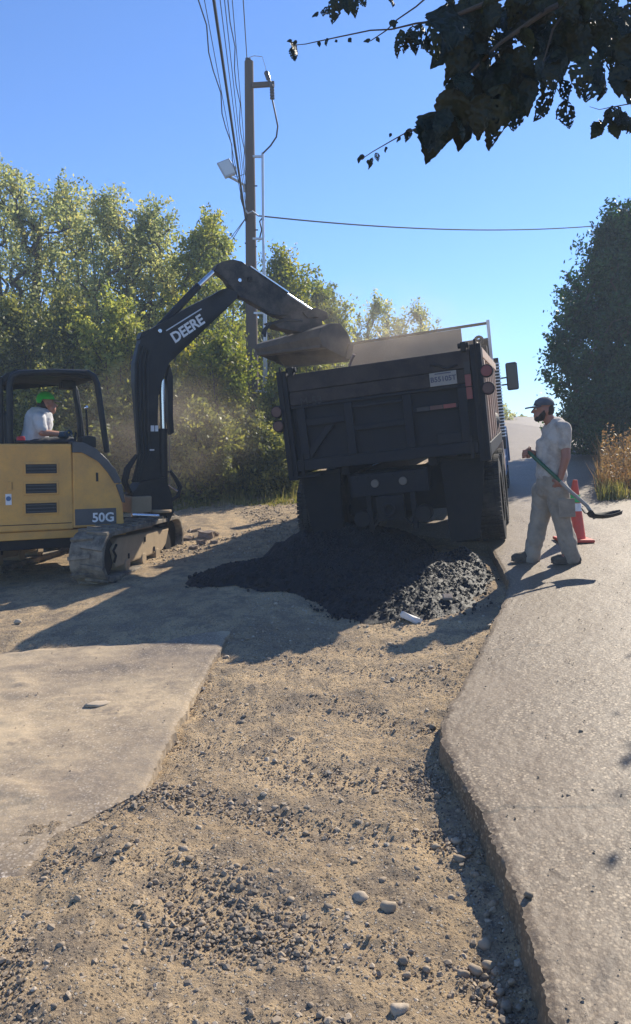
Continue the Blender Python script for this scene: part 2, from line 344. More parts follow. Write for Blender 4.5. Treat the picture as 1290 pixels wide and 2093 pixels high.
class MB:
    """collects shapes, builds ONE mesh object"""
    def __init__(s, off=(0, 0, 0)): s.bm = bmesh.new(); s.off = Vector(off)
    def box(s, c, size, rot=None):
        mt = Matrix.Translation(Vector(c)-s.off) @ (rot.to_4x4() if rot else Matrix.Identity(4)) @ Matrix.Diagonal((*size, 1))
        bmesh.ops.create_cube(s.bm, size=1, matrix=mt); return s
    def box2(s, a, b): a = Vector(a); b = Vector(b); return s.box((a+b)/2, b-a)
    def cyl(s, p, q, r, r2=None, n=16, caps=True):
        p = Vector(p)-s.off; q = Vector(q)-s.off; d = q-p
        mt = Matrix.Translation((p+q)/2) @ d.to_track_quat('Z', 'Y').to_matrix().to_4x4()
        bmesh.ops.create_cone(s.bm, cap_ends=caps, segments=n, radius1=r, radius2=r if r2 is None else r2, depth=d.length, matrix=mt); return s
    def ball(s, c, r, sc=(1, 1, 1), sub=2):
        mt = Matrix.Translation(Vector(c)-s.off) @ Matrix.Diagonal((r*sc[0], r*sc[1], r*sc[2], 1))
        bmesh.ops.create_icosphere(s.bm, subdivisions=sub, radius=1, matrix=mt); return s
    def tube(s, pts, r, n=8):
        pts = [Vector(p)-s.off for p in pts]; rs = r if isinstance(r, (list, tuple)) else [r]*len(pts)
        rings = []; up = Vector((0, 0, 1)); prevx = None
        for i, p in enumerate(pts):
            d = (pts[min(i+1, len(pts)-1)]-pts[max(i-1, 0)]).normalized()
            x = (prevx - d*prevx.dot(d)) if prevx else (up.cross(d) if abs(d.z) < .95 else Vector((1, 0, 0)).cross(d))
            x.normalize(); prevx = x; y = d.cross(x)
            rings.append([s.bm.verts.new(p+(x*cos(2*pi*k/n)+y*sin(2*pi*k/n))*rs[i]) for k in range(n)])
        for a, b in zip(rings, rings[1:]):
            for k in range(n): s.bm.faces.new((a[k], a[(k+1) % n], b[(k+1) % n], b[k]))
        s.bm.faces.new(rings[0][::-1]); s.bm.faces.new(rings[-1]); return s
    def prism(s, poly3, ext):                # polygon (3d points) extruded by vector ext
        ext = Vector(ext); a = [s.bm.verts.new(Vector(p)-s.off) for p in poly3]; b = [s.bm.verts.new(Vector(p)-s.off+ext) for p in poly3]
        n = len(a); f1 = s.bm.faces.new(a[::-1]); f2 = s.bm.faces.new(b)
        for k in range(n): s.bm.faces.new((a[k], a[(k+1) % n], b[(k+1) % n], b[k]))
        bmesh.ops.triangulate(s.bm, faces=[f for f in (f1, f2) if len(f.verts) > 4])
        return s
    def quad(s, *pts):
        s.bm.faces.new([s.bm.verts.new(Vector(p)-s.off) for p in pts]); return s
    def build(s, name, mat, parent=None, bevel=0, smooth=False, seg=2):
        bmesh.ops.recalc_face_normals(s.bm, faces=s.bm.faces)
        me = bpy.data.meshes.new(name); s.bm.to_mesh(me); s.bm.free(); me.materials.append(mat)
        if smooth:
            me.polygons.foreach_set('use_smooth', [True]*len(me.polygons))
            me.set_sharp_from_angle(angle=radians(40))
        o = bpy.data.objects.new(name, me); COL.objects.link(o)
        if parent: o.parent = parent
        if bevel:
            m = o.modifiers.new('bevel', 'BEVEL'); m.width = bevel; m.segments = seg; m.limit_method = 'ANGLE'; m.angle_limit = radians(35)
            m.harden_normals = False
        return o
def copy_tree(o, parent=None):
    c = o.copy(); COL.objects.link(c); c.parent = parent
    for ch in list(o.children): copy_tree(ch, c)
    return c
def text_mesh(name, s, size, mt, mat, parent=None, ext=.002, bold=0.0):
    cu = bpy.data.curves.new('lettering', 'FONT'); cu.body = s; cu.size = size; cu.extrude = ext; cu.offset = bold
    cu.align_x = 'CENTER'; cu.align_y = 'CENTER'; cu.resolution_u = 3
    o = bpy.data.objects.new('lettering', cu); COL.objects.link(o)
    me = bpy.data.meshes.new_from_object(o.evaluated_get(bpy.context.evaluated_depsgraph_get()))
    bpy.data.objects.remove(o); bpy.data.curves.remove(cu)
    me.transform(mt); me.materials.clear(); me.materials.append(mat); me.name = name
    q = bpy.data.objects.new(name, me); COL.objects.link(q)
    if parent: q.parent = parent
    return q
def frame(o, x, y):                          # matrix with local X,Y along given vectors
    x = Vector(x).normalized(); y = Vector(y); y = (y-x*y.dot(x)).normalized(); z = x.cross(y)
    return Matrix(((x.x, y.x, z.x, o[0]), (x.y, y.y, z.y, o[1]), (x.z, y.z, z.z, o[2]), (0, 0, 0, 1)))
def remesh(name, mb, mat, parent, voxel=.012, sm=4, amp=0, freq=12):
    """fuse everything in mb into one continuous smooth surface"""
    me = bpy.data.meshes.new(name); bmesh.ops.recalc_face_normals(mb.bm, faces=mb.bm.faces); mb.bm.to_mesh(me); mb.bm.free()
    o = bpy.data.objects.new('tmp', me); COL.objects.link(o)
    r = o.modifiers.new('r', 'REMESH'); r.mode = 'VOXEL'; r.voxel_size = voxel
    s_ = o.modifiers.new('s', 'SMOOTH'); s_.iterations = sm; s_.factor = .5
    dg = bpy.context.evaluated_depsgraph_get(); m2 = bpy.data.meshes.new_from_object(o.evaluated_get(dg))
    bpy.data.objects.remove(o); bpy.data.meshes.remove(me); m2.name = name
    if amp:
        n = len(m2.vertices); co = np.empty(n*3, np.float32); m2.vertices.foreach_get('co', co); co = co.reshape(-1, 3)
        no = np.empty(n*3, np.float32); m2.vertices.foreach_get('normal', no); no = no.reshape(-1, 3)
        h = fbm((co[:, 0]+co[:, 1]*.7)*freq*.6+5, co[:, 2]*freq+(co[:, 0]-co[:, 1])*freq*.6, 3)
        co += no*(h*amp)[:, None]; m2.vertices.foreach_set('co', co.ravel())
    m2.materials.clear(); m2.materials.append(mat)
    m2.polygons.foreach_set('use_smooth', [True]*len(m2.polygons)); m2.update()
    q = bpy.data.objects.new(name, m2); COL.objects.link(q); q.parent = parent
    return q
def limb(mb, pts, radii, n=14):
    """tapered limb with round ends; radii may be (rx, ry) pairs: rx across x, ry across y"""
    P_ = [Vector(p) for p in pts]
    for i, (p, r) in enumerate(zip(P_, radii)):
        r = r if isinstance(r, tuple) else (r, r)
        mb.ball(p, 1, (r[0], r[1], (r[0]+r[1])/2 if isinstance(radii[i], tuple) else r[0]), 2)
    for i in range(len(P_)-1):
        a, b = P_[i]-mb.off, P_[i+1]-mb.off
        d = (b-a).normalized(); ra = radii[i] if isinstance(radii[i], tuple) else (radii[i],)*2; rb = radii[i+1] if isinstance(radii[i+1], tuple) else (radii[i+1],)*2
        x = Vector((1, 0, 0)) if abs(d.x) < .8 else Vector((0, 0, 1)); x = (x-d*x.dot(d)).normalized(); y = d.cross(x)
        rings = []
        for p, r in ((a, ra), (b, rb)):
            rings.append([mb.bm.verts.new(p+x*cos(2*pi*k/n)*r[0]+y*sin(2*pi*k/n)*r[1]) for k in range(n)])
        for k in range(n): mb.bm.faces.new((rings[0][k], rings[0][(k+1) % n], rings[1][(k+1) % n], rings[1][k]))
        mb.bm.faces.new(rings[0][::-1]); mb.bm.faces.new(rings[1])
# ================================================================== GROUND, SLABS, ROAD
def axis(lo, hi, dense, fine, grow=1.06):
    a, b = dense; v = list(np.arange(a, b, fine)); s = fine; x = b
    while x < hi: v.append(x); s = min(s*grow, 6); x += s
    v.append(hi); s = fine; x = a-fine; pre = []
    while x > lo: pre.append(x); s = min(s*grow, 6); x -= s
    pre.append(lo); return np.array(pre[::-1]+v)
gy = [1.35]
while gy[-1] < 128: gy.append(gy[-1]+max(.010, gy[-1]*.0062))
gy = np.concatenate([[-25, -18, -12, -5, -2, 0, .6, 1.0, 1.2], gy])
gx = axis(-60, 60, (-2.0, 2.4), .0135, 1.045)
X, Y = np.meshgrid(gx, gy)
Z = dirt(X, Y)
near = ss(9, 5, Y)
Z = Z + near*(.015*fbm(X*13, Y*13, 4, .62) + .006*np.abs(fbm(X*40, Y*40, 2)))
# scraped ruts and clods across the excavation
rut = np.sin((Y*1.0+.35*X+.5*pn(X*1.2, Y*1.2))*9)*.006*ss(7.5, 6, Y)
Z = Z+rut*near
# rubble bank by the track
Z = Z + .10*ss(1.1, .2, np.hypot(X+2.0, (Y-12.2)*.7))
nx, ny = len(gx), len(gy)
idx = np.arange(nx*ny).reshape(ny, nx)
F = np.stack([idx[:-1, :-1], idx[:-1, 1:], idx[1:, 1:], idx[1:, :-1]], -1).reshape(-1, 4)
tag(mesh_np('ground', np.stack([X, Y, Z], -1).reshape(-1, 3), F, M['dirt'], smooth=True), kind='structure')

def slab_sheet(name, mat, side, y0, y1, edge, outer, thick, dy0=.012, grow=.0055, ncol=150):
    ys = [y0]
    while ys[-1] < y1: ys.append(ys[-1]+max(dy0, abs(ys[-1])*grow))
    ys = np.array(ys)
    jag = .018*fbm(ys*6, ys*0+2.2, 5, .65) + (.018*fbm(ys*28, ys*0+5, 3, .7))*ss(8, 5, ys)
    if side < 0: jag = jag + .05*fbm(ys*4, ys*0+8.5, 4, .65)*ss(3.75, 3.5, ys)
    e = edge(ys)+jag
    s = np.linspace(0, 1, ncol)
    d = 2.2*s + (0 if True else 0)
    far = outer(ys)
    W = (far-e)
    cols = e[:, None] + np.sign(W)[:, None]*(np.abs(W)[:, None]*(.25*s+.75*s**2.6)[None, :])
    YY = np.repeat(ys[:, None], ncol, 1)
    ZZ = plane(cols, YY) + .003*fbm(cols*22, YY*22, 3, .7)*ss(9, 6, YY) + .010*fbm(cols*1.3, YY*1.3, 3)
    edge_drop = np.abs(cols-e[:, None]); ZZ = ZZ - .008*ss(.03, 0, edge_drop)
    if side < 0: ZZ = ZZ + .05*np.maximum(fbm(cols*1.1+4, YY*1.6, 5, .6), 0)*ss(0, .8, edge_drop) + .004*fbm(cols*9, YY*26+cols*3, 4, .7)*ss(0, .5, edge_drop)
    ZZ = ZZ - (.05*ss(6.05, 6.28, YY)*ss(.15, .6, edge_drop) if side < 0 else 0)
    nsk = 8
    V = [np.stack([cols, YY, ZZ], -1)]
    for k in range(1, nsk+1):
        f = k/nsk
        xx = e + np.sign(-W)*(.010*fbm(ys*22, ys*0+k*.9, 3, .6)+.006*f)
        V.insert(0, np.stack([xx, ys, ZZ[:, 0]-thick*f], -1)[:, None, :])
    V = np.concatenate(V, 1); n1, n2 = V.shape[:2]
    ix = np.arange(n1*n2).reshape(n1, n2)
    F = np.stack([ix[:-1, :-1], ix[:-1, 1:], ix[1:, 1:], ix[1:, :-1]], -1).reshape(-1, 4)
    if side < 0: F = F[:, ::-1]
    o = tag(mesh_np(name, V.reshape(-1, 3), F, mat, smooth=True), kind='structure')
    o.data.set_sharp_from_angle(angle=radians(60))
    return o
slab_sheet('road', M['slab'], 1, 1.0, 120, right_edge, lambda y: np.where(y < 12, np.interp(y, [0, 8, 12], [7.0, 6.4, 6.0]), road_c(y)+2.5), .16)
slab_sheet('pavement', M['slab_dusty'], -1, 2.0, 6.28, left_edge, lambda y: np.full_like(y, -9.0), .16)

# ------------------------------------------------------------------ loose stones
def ico(sub):
    bm = bmesh.new(); bmesh.ops.create_icosphere(bm, subdivisions=sub, radius=1)
    V = np.array([v.co[:] for v in bm.verts]); F = np.array([[v.index for v in f.verts] for f in bm.faces]); bm.free(); return V, F
ICO1, ICO2 = ico(1), ico(2)
def rand_rot(n):
    q = rng.normal(size=(n, 4)); q /= np.linalg.norm(q, axis=1)[:, None]; a, b, c, d = q.T
    return np.stack([1-2*(c*c+d*d), 2*(b*c-a*d), 2*(b*d+a*c), 2*(b*c+a*d), 1-2*(b*b+d*d), 2*(c*d-a*b), 2*(b*d-a*c), 2*(c*d+a*b), 1-2*(b*b+c*c)], -1).reshape(n, 3, 3)
def scatter(name, pts, sizes, mat, base=ICO1, parent=None, flat=.7, rnd=None, jit=.22, smooth=True, lay=False):
    n = len(pts); bv, bf = base
    V = bv[None]*(1+jit*rng.normal(size=(n, len(bv), 1)).clip(-1.5, 1.5))
    sc = np.stack([np.ones(n), rng.uniform(.6, 1, n), rng.uniform(flat*.7, flat*1.1, n)], -1)
    V = V*sc[:, None, :]*sizes[:, None, None]
    if lay:
        a = rng.random(n)*2*pi; tl = rng.normal(0, .22, n); ca, sa, ct, st = np.cos(a), np.sin(a), np.cos(tl), np.sin(tl); z0 = a*0
        RR = np.stack([ca, -sa*ct, sa*st, sa, ca*ct, -ca*st, z0, st, ct], -1).reshape(n, 3, 3)
    else: RR = rand_rot(n)
    V = np.einsum('nij,nkj->nki', RR, V) + pts[:, None, :]
    F = bf[None]+(np.arange(n)*len(bv))[:, None, None]
    r = rng.random(n) if rnd is None else rnd
    return mesh_np(name, V.reshape(-1, 3), F.reshape(-1, 3), mat, parent, smooth, np.repeat(r, len(bf)))
# gravel in the excavation (uncountable)
n = 50000
yy = 1.5+6.5*rng.random(n)**1.9; L = left_edge(yy); R = right_edge(yy)-.01; xx = L+(R-L)*rng.random(n)
dens = fbm(xx*1.6, yy*1.6, 3)
clu = .5*np.exp(-((xx-left_edge(yy)-.10)/.10)**2)*(yy < 3.7) + 1.3*np.exp(-(((xx+.28)/.30)**2+((yy-2.75)/.36)**2)) + .8*np.exp(-((xx-(R-.13))/.08)**2)*(yy < 4) + .4*np.exp(-((yy-3.6)/.35)**2)
keep = rng.random(n) < .26+.6*np.clip(dens+.05, 0, 1)+.7*clu
xx, yy, clu = xx[keep], yy[keep], clu[keep]
sz = (.0022+.0032*rng.random(len(xx))**2+.011*rng.random(len(xx))**16+.0045*clu*rng.random(len(xx)))*(1+.08*yy)
def surf(xx, yy):
    return dirt(xx, yy)+.015*fbm(xx*13, yy*13, 4, .62)*ss(9, 5, yy)
tag(scatter('gravel', np.stack([xx, yy, surf(xx, yy)+sz*.08], -1), sz, M['stone'], flat=.75, jit=.26, smooth=False, lay=True, rnd=np.clip(rng.random(len(xx))*.8+.2-.4*clu, 0, 1)),
    'loose grey and tan gravel lying in the dug strip', 'gravel', kind='stuff')
n = 3800
yy = 1.6+9*rng.random(n)**1.5; left = rng.random(n) < .5
xx = np.where(left, left_edge(yy)-.03-3.5*rng.random(n), right_edge(yy)+.03+3.4*rng.random(n)**1.2)
k = ~(left & (yy < 2.6)) & ~(left & (yy > 8))
xx, yy = xx[k], yy[k]
sz = .002+.0055*rng.random(len(xx))**4
tag(scatter('grit', np.stack([xx, yy, plane(xx, yy)+.006+sz*.2], -1), sz, M['stone'], lay=True, smooth=False, rnd=rng.random(len(xx))*.8),
    'scattered grit and crumbs on the two paved slabs', 'grit', kind='stuff')
# coarse gravel shoulder behind, left of the truck
n = 9000
yy = 9.5+9*rng.random(n); xx = -3.2+(road_c(yy)-2.2+3.2)*rng.random(n)
sz = .008+.02*rng.random(n)**3
tag(scatter('shoulder_gravel', np.stack([xx, yy, dirt(xx, yy)+sz*.2], -1), sz, M['stone'], rnd=rng.random(n)*.8+.2),
    'pale gravel shoulder between the excavator and the dump truck', 'gravel', kind='stuff')
# single stones one can pick out
def stone(px, py, wpx, label, tone, flat=.7, on=dirt, group=None):
    p = G(px, py, 0, lambda x, y: float(on(x, y)))
    r = wpx*.9/1570*(p-CAM).length/2; tone = tone*.85; jj = rng.normal(size=3)*.18
    bv, bf = ICO2; V = bv*(1+.10*rng.normal(size=(len(bv), 1)).clip(-1.3, 1.3))
    V = V + .16*np.sin(bv[:, [1, 2, 0]]*3+rng.random(3)*6)
    V = V + np.abs(bv@rand_rot(1)[0])@np.diag(jj)*.6; V = V*np.array([1, rng.uniform(.65, .9), flat])*r; a = rng.random()*.8-.4
    V = V@np.array([[cos(a), -sin(a), 0], [sin(a), cos(a), 0], [0, 0, 1]]).T
    o = mesh_np('stone', V, bf, M['stone'], None, True, np.full(len(bf), tone))
    o.location = (p.x, p.y, float(on(p.x, p.y))+r*flat*.42); return tag(o, label, 'stone', group)
stone(736, 1838, 34, 'smooth pale oval stone, largest in the dirt strip', 1.0, .6)
stone(991, 1935, 27, 'tan stone by the gutter, standing above its own dark shadow', .8, .85)
stone(815, 2072, 36, 'whitish stone at the bottom of the photo in the dirt', 1.0, .8)
stone(793, 1862, 34, 'lumpy beige stone just right of the pale oval stone', .75, .8)
stone(945, 1995, 24, 'leftmost of three stones clustered beside the gutter', .55, .8)
stone(972, 1988, 27, 'middle of three stones clustered beside the gutter', .7, .8)
stone(998, 1978, 27, 'rightmost of three stones clustered beside the gutter', .8, .75)
stone(934, 1722, 26, 'flattish tan stone at the upper end of the gutter', .85, .55)
stone(892, 1734, 22, 'small tan stone left of the flattish stone by the gutter', .75, .6)
stone(938, 1760, 26, 'brown rounded stone beside the gutter below the flattish stone', .45, .8)
stone(1010, 1852, 24, 'grey stone lying inside the gutter against the slab', .4, .7)
stone(783, 1800, 19, 'half buried brown stone above the lumpy beige stone', .5, .6)
stone(673, 1856, 20, 'dark angular stone left of the pale oval stone', .1, .6)
stone(826, 1968, 20, 'dark tilted stone in the middle of the sandy dirt', .25, .9)
stone(791, 1530, 13, 'small pale stone alone on the dirt midway to the asphalt pile', .8, .7)
stone(494, 1478, 16, 'dark clod midway along the left slab edge', .0, .6)
stone(1080, 1832, 17, 'dark pebble resting on the right slab above the gutter', .0, .9, plane)
stone(1162, 1628, 10, 'small dark pebble in the middle of the right slab', .0, .8, plane)
stone(1187, 1496, 9, 'tiny dark pebble high on the right slab', .0, .8, plane)
stone(885, 1489, 18, 'black asphalt clod at the outward corner of the right slab', .0, .7)
stone(200, 1440, 50, 'flat pale flake of concrete on the dusty left slab', .95, .12, plane)
stone(36, 1273, 18, 'whitish stone at the far left edge of the truck shadow', 1.0, .6, plane)
for px, py, wd in [(1020, 2030, 20), (1035, 2060, 22), (1045, 2010, 16), (1005, 2052, 18), (1012, 1990, 15), (1030, 1975, 14),
                   (995, 1872, 14), (985, 1820, 13), (975, 1790, 14), (980, 1765, 12), (962, 1740, 13), (1000, 1930, 15)]:
    stone(px, py, wd*1.05, 'one of the small grey stones lined up in the gutter at the slab foot', .3+.4*random.random(), .8, group='small stones in the gutter')
for i in range(46):
    px = random.uniform(90, 960); py = random.uniform(1640, 2080)
    stone(px, py, random.uniform(11, 17), 'fist sized or smaller tan stone half sunk in the dug dirt', random.random()*.9, .7, group='small stones scattered in the dug dirt')
# rubble chunks by the track
rb = [(400, 1092, 26), (425, 1098, 34), (385, 1106, 22), (412, 1112, 18), (396, 1122, 17), (438, 1110, 14)]
for i, (px, py, wd) in enumerate(rb):
    p = G(px, py, 0, lambda x, y: float(dirt(x, y))); r = wd/1570*p.y/2
    q = MB(); q.box((0, 0, 0), (r*2, r*1.5, r*1.0), Matrix.Rotation(random.uniform(-.4, .4), 3, 'Z') @ Matrix.Rotation(random.uniform(-.25, .25), 3, 'X'))
    bmesh.ops.subdivide_edges(q.bm, edges=q.bm.edges, cuts=2, use_grid_fill=True)
    for v in q.bm.verts: v.co += Vector([random.gauss(0, r*.13) for _ in range(3)])
    o = q.build('rubble_chunk', M['concrete_rubble'], None, .01)
    o.location = (p.x, p.y, float(dirt(p.x, p.y))+r*.25)
    tag(o, ['upper left paving chunk right behind the excavator track end', 'largest flat paving chunk lying farthest back of the rubble by the track', 'leftmost small paving chunk touching the end of the track',
            'middle paving chunk lying in front of the largest flat one', 'nearest paving chunk of the rubble beside the track', 'rightmost and smallest paving chunk of the rubble by the track'][i], 'rubble', 'broken paving chunks by the track')

# ================================================================== ASPHALT PILE
pile_c = G(720, 1205)
pts_out = [(415, 1195), (470, 1225), (600, 1232), (690, 1285), (760, 1292), (900, 1290), (985, 1235), (975, 1200), (995, 1150), (975, 1110)]
gxp = np.linspace(-1.5, 2.15, 340); gyp = np.linspace(6.3, 10.4, 340); PX, PY = np.meshgrid(gxp, gyp)
def mound(x, y, cx, cy, rx, ry, h, a=0):
    dx, dy = x-cx, y-cy; u = (dx*cos(a)+dy*sin(a))/rx; v = (-dx*sin(a)+dy*cos(a))/ry
    d = np.sqrt(u*u+v*v); return h*np.clip(1-d**1.6, -.6, 1)
wob = .12*fbm(PX*3, PY*3, 3)
def pile_h(x, y):
    wx = x+.10*fbm(x*2.6, y*2.6, 3); wy = y+.14*fbm(x*2.4+9, y*2.4, 3)
    hs = [mound(wx, wy, .25, 8.35, 1.06, .92, .29), mound(wx, wy, -.5, 8.35, .85, .50, .17, .15), mound(wx, wy, .78, 7.3, .72, .72, .17),
          mound(wx, wy, 1.25, 8.0, .55, .95, .20, -.2), mound(wx, wy, .45, 9.35, 1.05, 1.0, .44), mound(wx, wy, 1.62, 8.35, .22, .45, .20)]
    return np.maximum.reduce(hs)
H = pile_h(PX, PY)
lum = .030*fbm(PX*9, PY*9, 4, .6)+.016*np.abs(fbm(PX*24, PY*24, 3, .6))
PZ = dirt(PX, PY)+.02+np.maximum(H, -.12) + lum*ss(-.03, .05, H)
PZ = np.where(PX > right_edge(PY), np.maximum(PZ, plane(PX, PY)+H+lum*.7-.01), PZ)
kp = (H > -.02)
ix = np.arange(PX.size).reshape(PX.shape)
F = np.stack([ix[:-1, :-1], ix[:-1, 1:], ix[1:, 1:], ix[1:, :-1]], -1).reshape(-1, 4)
F = F[kp.ravel()[F].all(1)]
used = np.unique(F); remap = np.full(PX.size, -1); remap[used] = np.arange(len(used))
pile = tag(mesh_np('asphalt_pile', np.stack([PX, PY, PZ], -1).reshape(-1, 3)[used], remap[F], M['asphalt'], smooth=True),
           'heap of fresh black asphalt tipped behind the dump truck', 'asphalt pile')
n = 14000
xx = rng.uniform(-1.4, 1.95, n); yy = rng.uniform(6.4, 9.2, n); h = pile_h(xx, yy)
k = (h > -.07) & (rng.random(n) < np.where(h > 0, 1, .12)); xx, yy, h = xx[k], yy[k], h[k]
base = np.where(xx > right_edge(yy), plane(xx, yy), dirt(xx, yy)+.02)
sz = .006+.018*rng.random(len(xx))**3
zz = base+np.maximum(h, 0)+.026*fbm(xx*9, yy*9, 4, .6)*(h > 0)+sz*.3
scatter('asphalt_clods', np.stack([xx, yy, zz], -1), sz, M['asphalt'], ICO1, pile, .8, jit=.3, smooth=False)['kind'] = 'stuff'
pp = lambda x, y: float(max(plane(x, y) if x > right_edge(y) else dirt(x, y), dirt(x, y)+.02+float(pile_h(x, y))))
q = G(840, 1271, 0, pp)
s_ = MB(); s_.box((0, 0, 0), (.17, .10, .05), Matrix.Rotation(.4, 3, 'Y'))
bmesh.ops.subdivide_edges(s_.bm, edges=s_.bm.edges, cuts=1, use_grid_fill=True)
for v in s_.bm.verts: v.co += Vector([random.gauss(0, .008) for _ in range(3)])
o = s_.build('stone', M['paper'], None, .008); o.location = q+Vector((0, 0, .035)); tag(o, 'white broken stone lying on the front of the black asphalt pile', 'stone')
q = G(915, 1228, 0, pp)
s_ = MB(); s_.box((0, 0, 0), (.09, .07, .03), Matrix.Rotation(.5, 3, 'X')); o = s_.build('stone', M['concrete_rubble'], None, .008); o.location = q+Vector((0, 0, .035))
tag(o, 'small grey flake on the sunlit right part of the asphalt pile', 'stone')
# ================================================================== DUMP TRUCK
T = empty('dump_truck', (.95, 8.93, .225), 'dark dump truck seen from behind, tailgate closed, leaning left over the asphalt pile', 'dump truck',
          rot=(radians(3.0), radians(-6.3), radians(-15.4)))
HB = 1.15; ZB, ZT = 1.10, 2.24; LEN = 3.7
# tailgate -----------------------------------------------------------
g = MB().box2((-1.06, .03, ZB), (1.06, .07, ZT-.01)).build('tailgate', M['truck_steel'], T)
def tg(name, a, b, mat='truck_steel', bev=.008): return MB().box2(a, b).build(name, M[mat], g, bev)
tg('bottom_rail', (-1.06, -.045, ZB), (1.06, .028, ZB+.13))
tg('top_board', (-1.06, -.035, ZT-.20), (1.06, .028, ZT), 'truck_top')
tg('plank', (-1.06, -.022, ZT-.36), (1.06, .028, ZT-.205), 'truck_top')
tg('plank', (-1.06, -.03, ZT-.40), (1.06, .028, ZT-.365))
for x in (-.94, -.37, .32, .94): tg('rib', (x-.05, -.04, ZB+.131), (x+.05, .0, ZT-.401))
tg('cross_rib', (-.89, -.033, 1.62), (-.42, .028, 1.70)); tg('cross_rib', (-.32, -.033, 1.50), (.27, .028, 1.56)); tg('cross_rib', (.37, -.033, 1.62), (.89, .028, 1.68))
tg('cross_rib', (-.32, -.033, 1.76), (.27, .028, 1.80))
q = MB(); q.prism([(-.89, -.028, 1.235), (-.89, -.028, 1.35), (-.66, -.028, 1.60), (-.56, -.028, 1.60)], (0, .05, 0)); q.build('gusset', M['truck_steel'], g, .006)
q = MB(); q.prism([(.89, -.028, 1.235), (.89, -.028, 1.35), (.62, -.028, 1.36), (.62, -.028, 1.235)], (0, .05, 0)); q.build('gusset', M['truck_steel'], g, .006)
# red and white conspicuity tape
for k in range(3): MB().box2((.985, -.038, 1.70+k*.14), (1.05, -.034, 1.83+k*.14)).build('reflector_tape', M['red_lens' if k < 2 else 'faint'], g)
for k, c in enumerate(['faint', 'dark_lens', 'red_lens']): MB().box2((.47+k*.145, -.026, 1.735), (.60+k*.145, -.0225, 1.79)).build('reflector_tape', M[c], g) if False else MB().box2((.42+k*.15, -.036, 1.63), (.56+k*.15, -.0335, 1.675)).build('reflector_tape', M[c], g)
# number plate
p = MB().box2((.60, -.052, 1.885), (.90, -.046, 2.035)).build('number_plate', M['plate'], g, .004)
text_mesh('lettering', 'B55105T', .078, frame((.75, -.054, 1.955), (1, 0, 0), (0, 0, 1)), M['plate_ink'], p, .001, .002)
text_mesh('lettering', 'WASHINGTON', .028, frame((.75, -.054, 2.019), (1, 0, 0), (0, 0, 1)), M['plate_ink'], p, .001) if False else None
MB().box2((.66, -.055, 2.012), (.84, -.0525, 2.024)).build('lettering', M['plate_ink'], p)
MB().box2((.58, -.050, 1.84), (.92, -.044, 1.878)).build('plate_bracket', M['dark_steel'], g, .004)
text_mesh('lettering', 'M-53', .13, frame((-.80, -.0325, 1.905), (1, 0, 0), (0, 0, 1)), M['faint'], g, .001)
MB().tube([(.62, -.05, 2.13), (.72, -.06, 2.11), (.80, -.06, 2.06), (.92, -.05, 2.09)], .012).build('chain', M['dark_steel'], g)
for s in (-1, 1):
    q = MB().box2((s*1.0-.03, -.075, ZT-.02), (s*1.0+.03, .02, ZT+.085)); q.cyl((s*1.0-.06, -.03, ZT+.05), (s*1.0+.06, -.03, ZT+.05), .03)
    q.build('hinge', M['dark_steel'], g, .006)
    MB().box2((s*.99-.02, -.06, ZB-.06), (s*.99+.02, -.0, ZB+.2)).build('latch', M['dark_steel'], g, .004)
# box ----------------------------------------------------------------
bx = MB(); bx.box2((-1.10, .08, ZB), (1.10, LEN, ZB+.05)).build('box_floor', M['dark_steel'], T)
for s in (-1, 1):
    w_ = MB().box2((s*1.11-.02, .08, ZB), (s*1.11+.02, LEN-.01, ZT)).build('box_side', M['box_in'] if s < 0 else M['side_board'], T, .004)
    MB().box2((s*1.15-.045, .08, ZT-.10), (s*1.15+.045, LEN, ZT+.012)).build('top_rail', M['truck_top'] if s < 0 else M['side_board'], w_, .008)
    for k in range(6): MB().box2((s*1.155-.032, .45+k*.55, ZB+.1), (s*1.155+.032, .55+k*.55, ZT-.105)).build('side_rib', M['side_board'] if s > 0 else M['truck_steel'], w_, .006)
    MB().box2((s*1.15-.04, .08, ZB-.06), (s*1.15+.04, LEN, ZB+.095)).build('side_rib', M['truck_steel'], w_, .008)
    # rear corner post with two round lamps
    c = MB().box2((s*1.125-.06, -.05, ZB-.10), (s*1.125+.06, .078, ZT+.05)).build('corner_post', M['truck_steel'], T, .008)
    MB().box2((s*1.125-.012, -.07, ZB-.05), (s*1.125+.012, -.052, ZT+.10)).build('post_flange', M['dark_steel'], c, .003)
    for k, z in enumerate((1.98, 1.79) if s > 0 else (1.83, 1.66)):
        h_ = MB().cyl((s*1.225, -.075, z), (s*1.225, .04, z), .072, n=24).build('lamp_housing', M['dark_steel'], T, .006, True)
        MB().cyl((s*1.225, -.086, z), (s*1.225, -.076, z), .060, n=24).build('lens', M['red_lens' if (k == 0 and s > 0) else 'dark_lens'], h_, .004, True)
MB().box2((1.187, .085, 1.98), (1.20, .33, ZT-.12)).build('side_board', M['side_board'], T, .003)
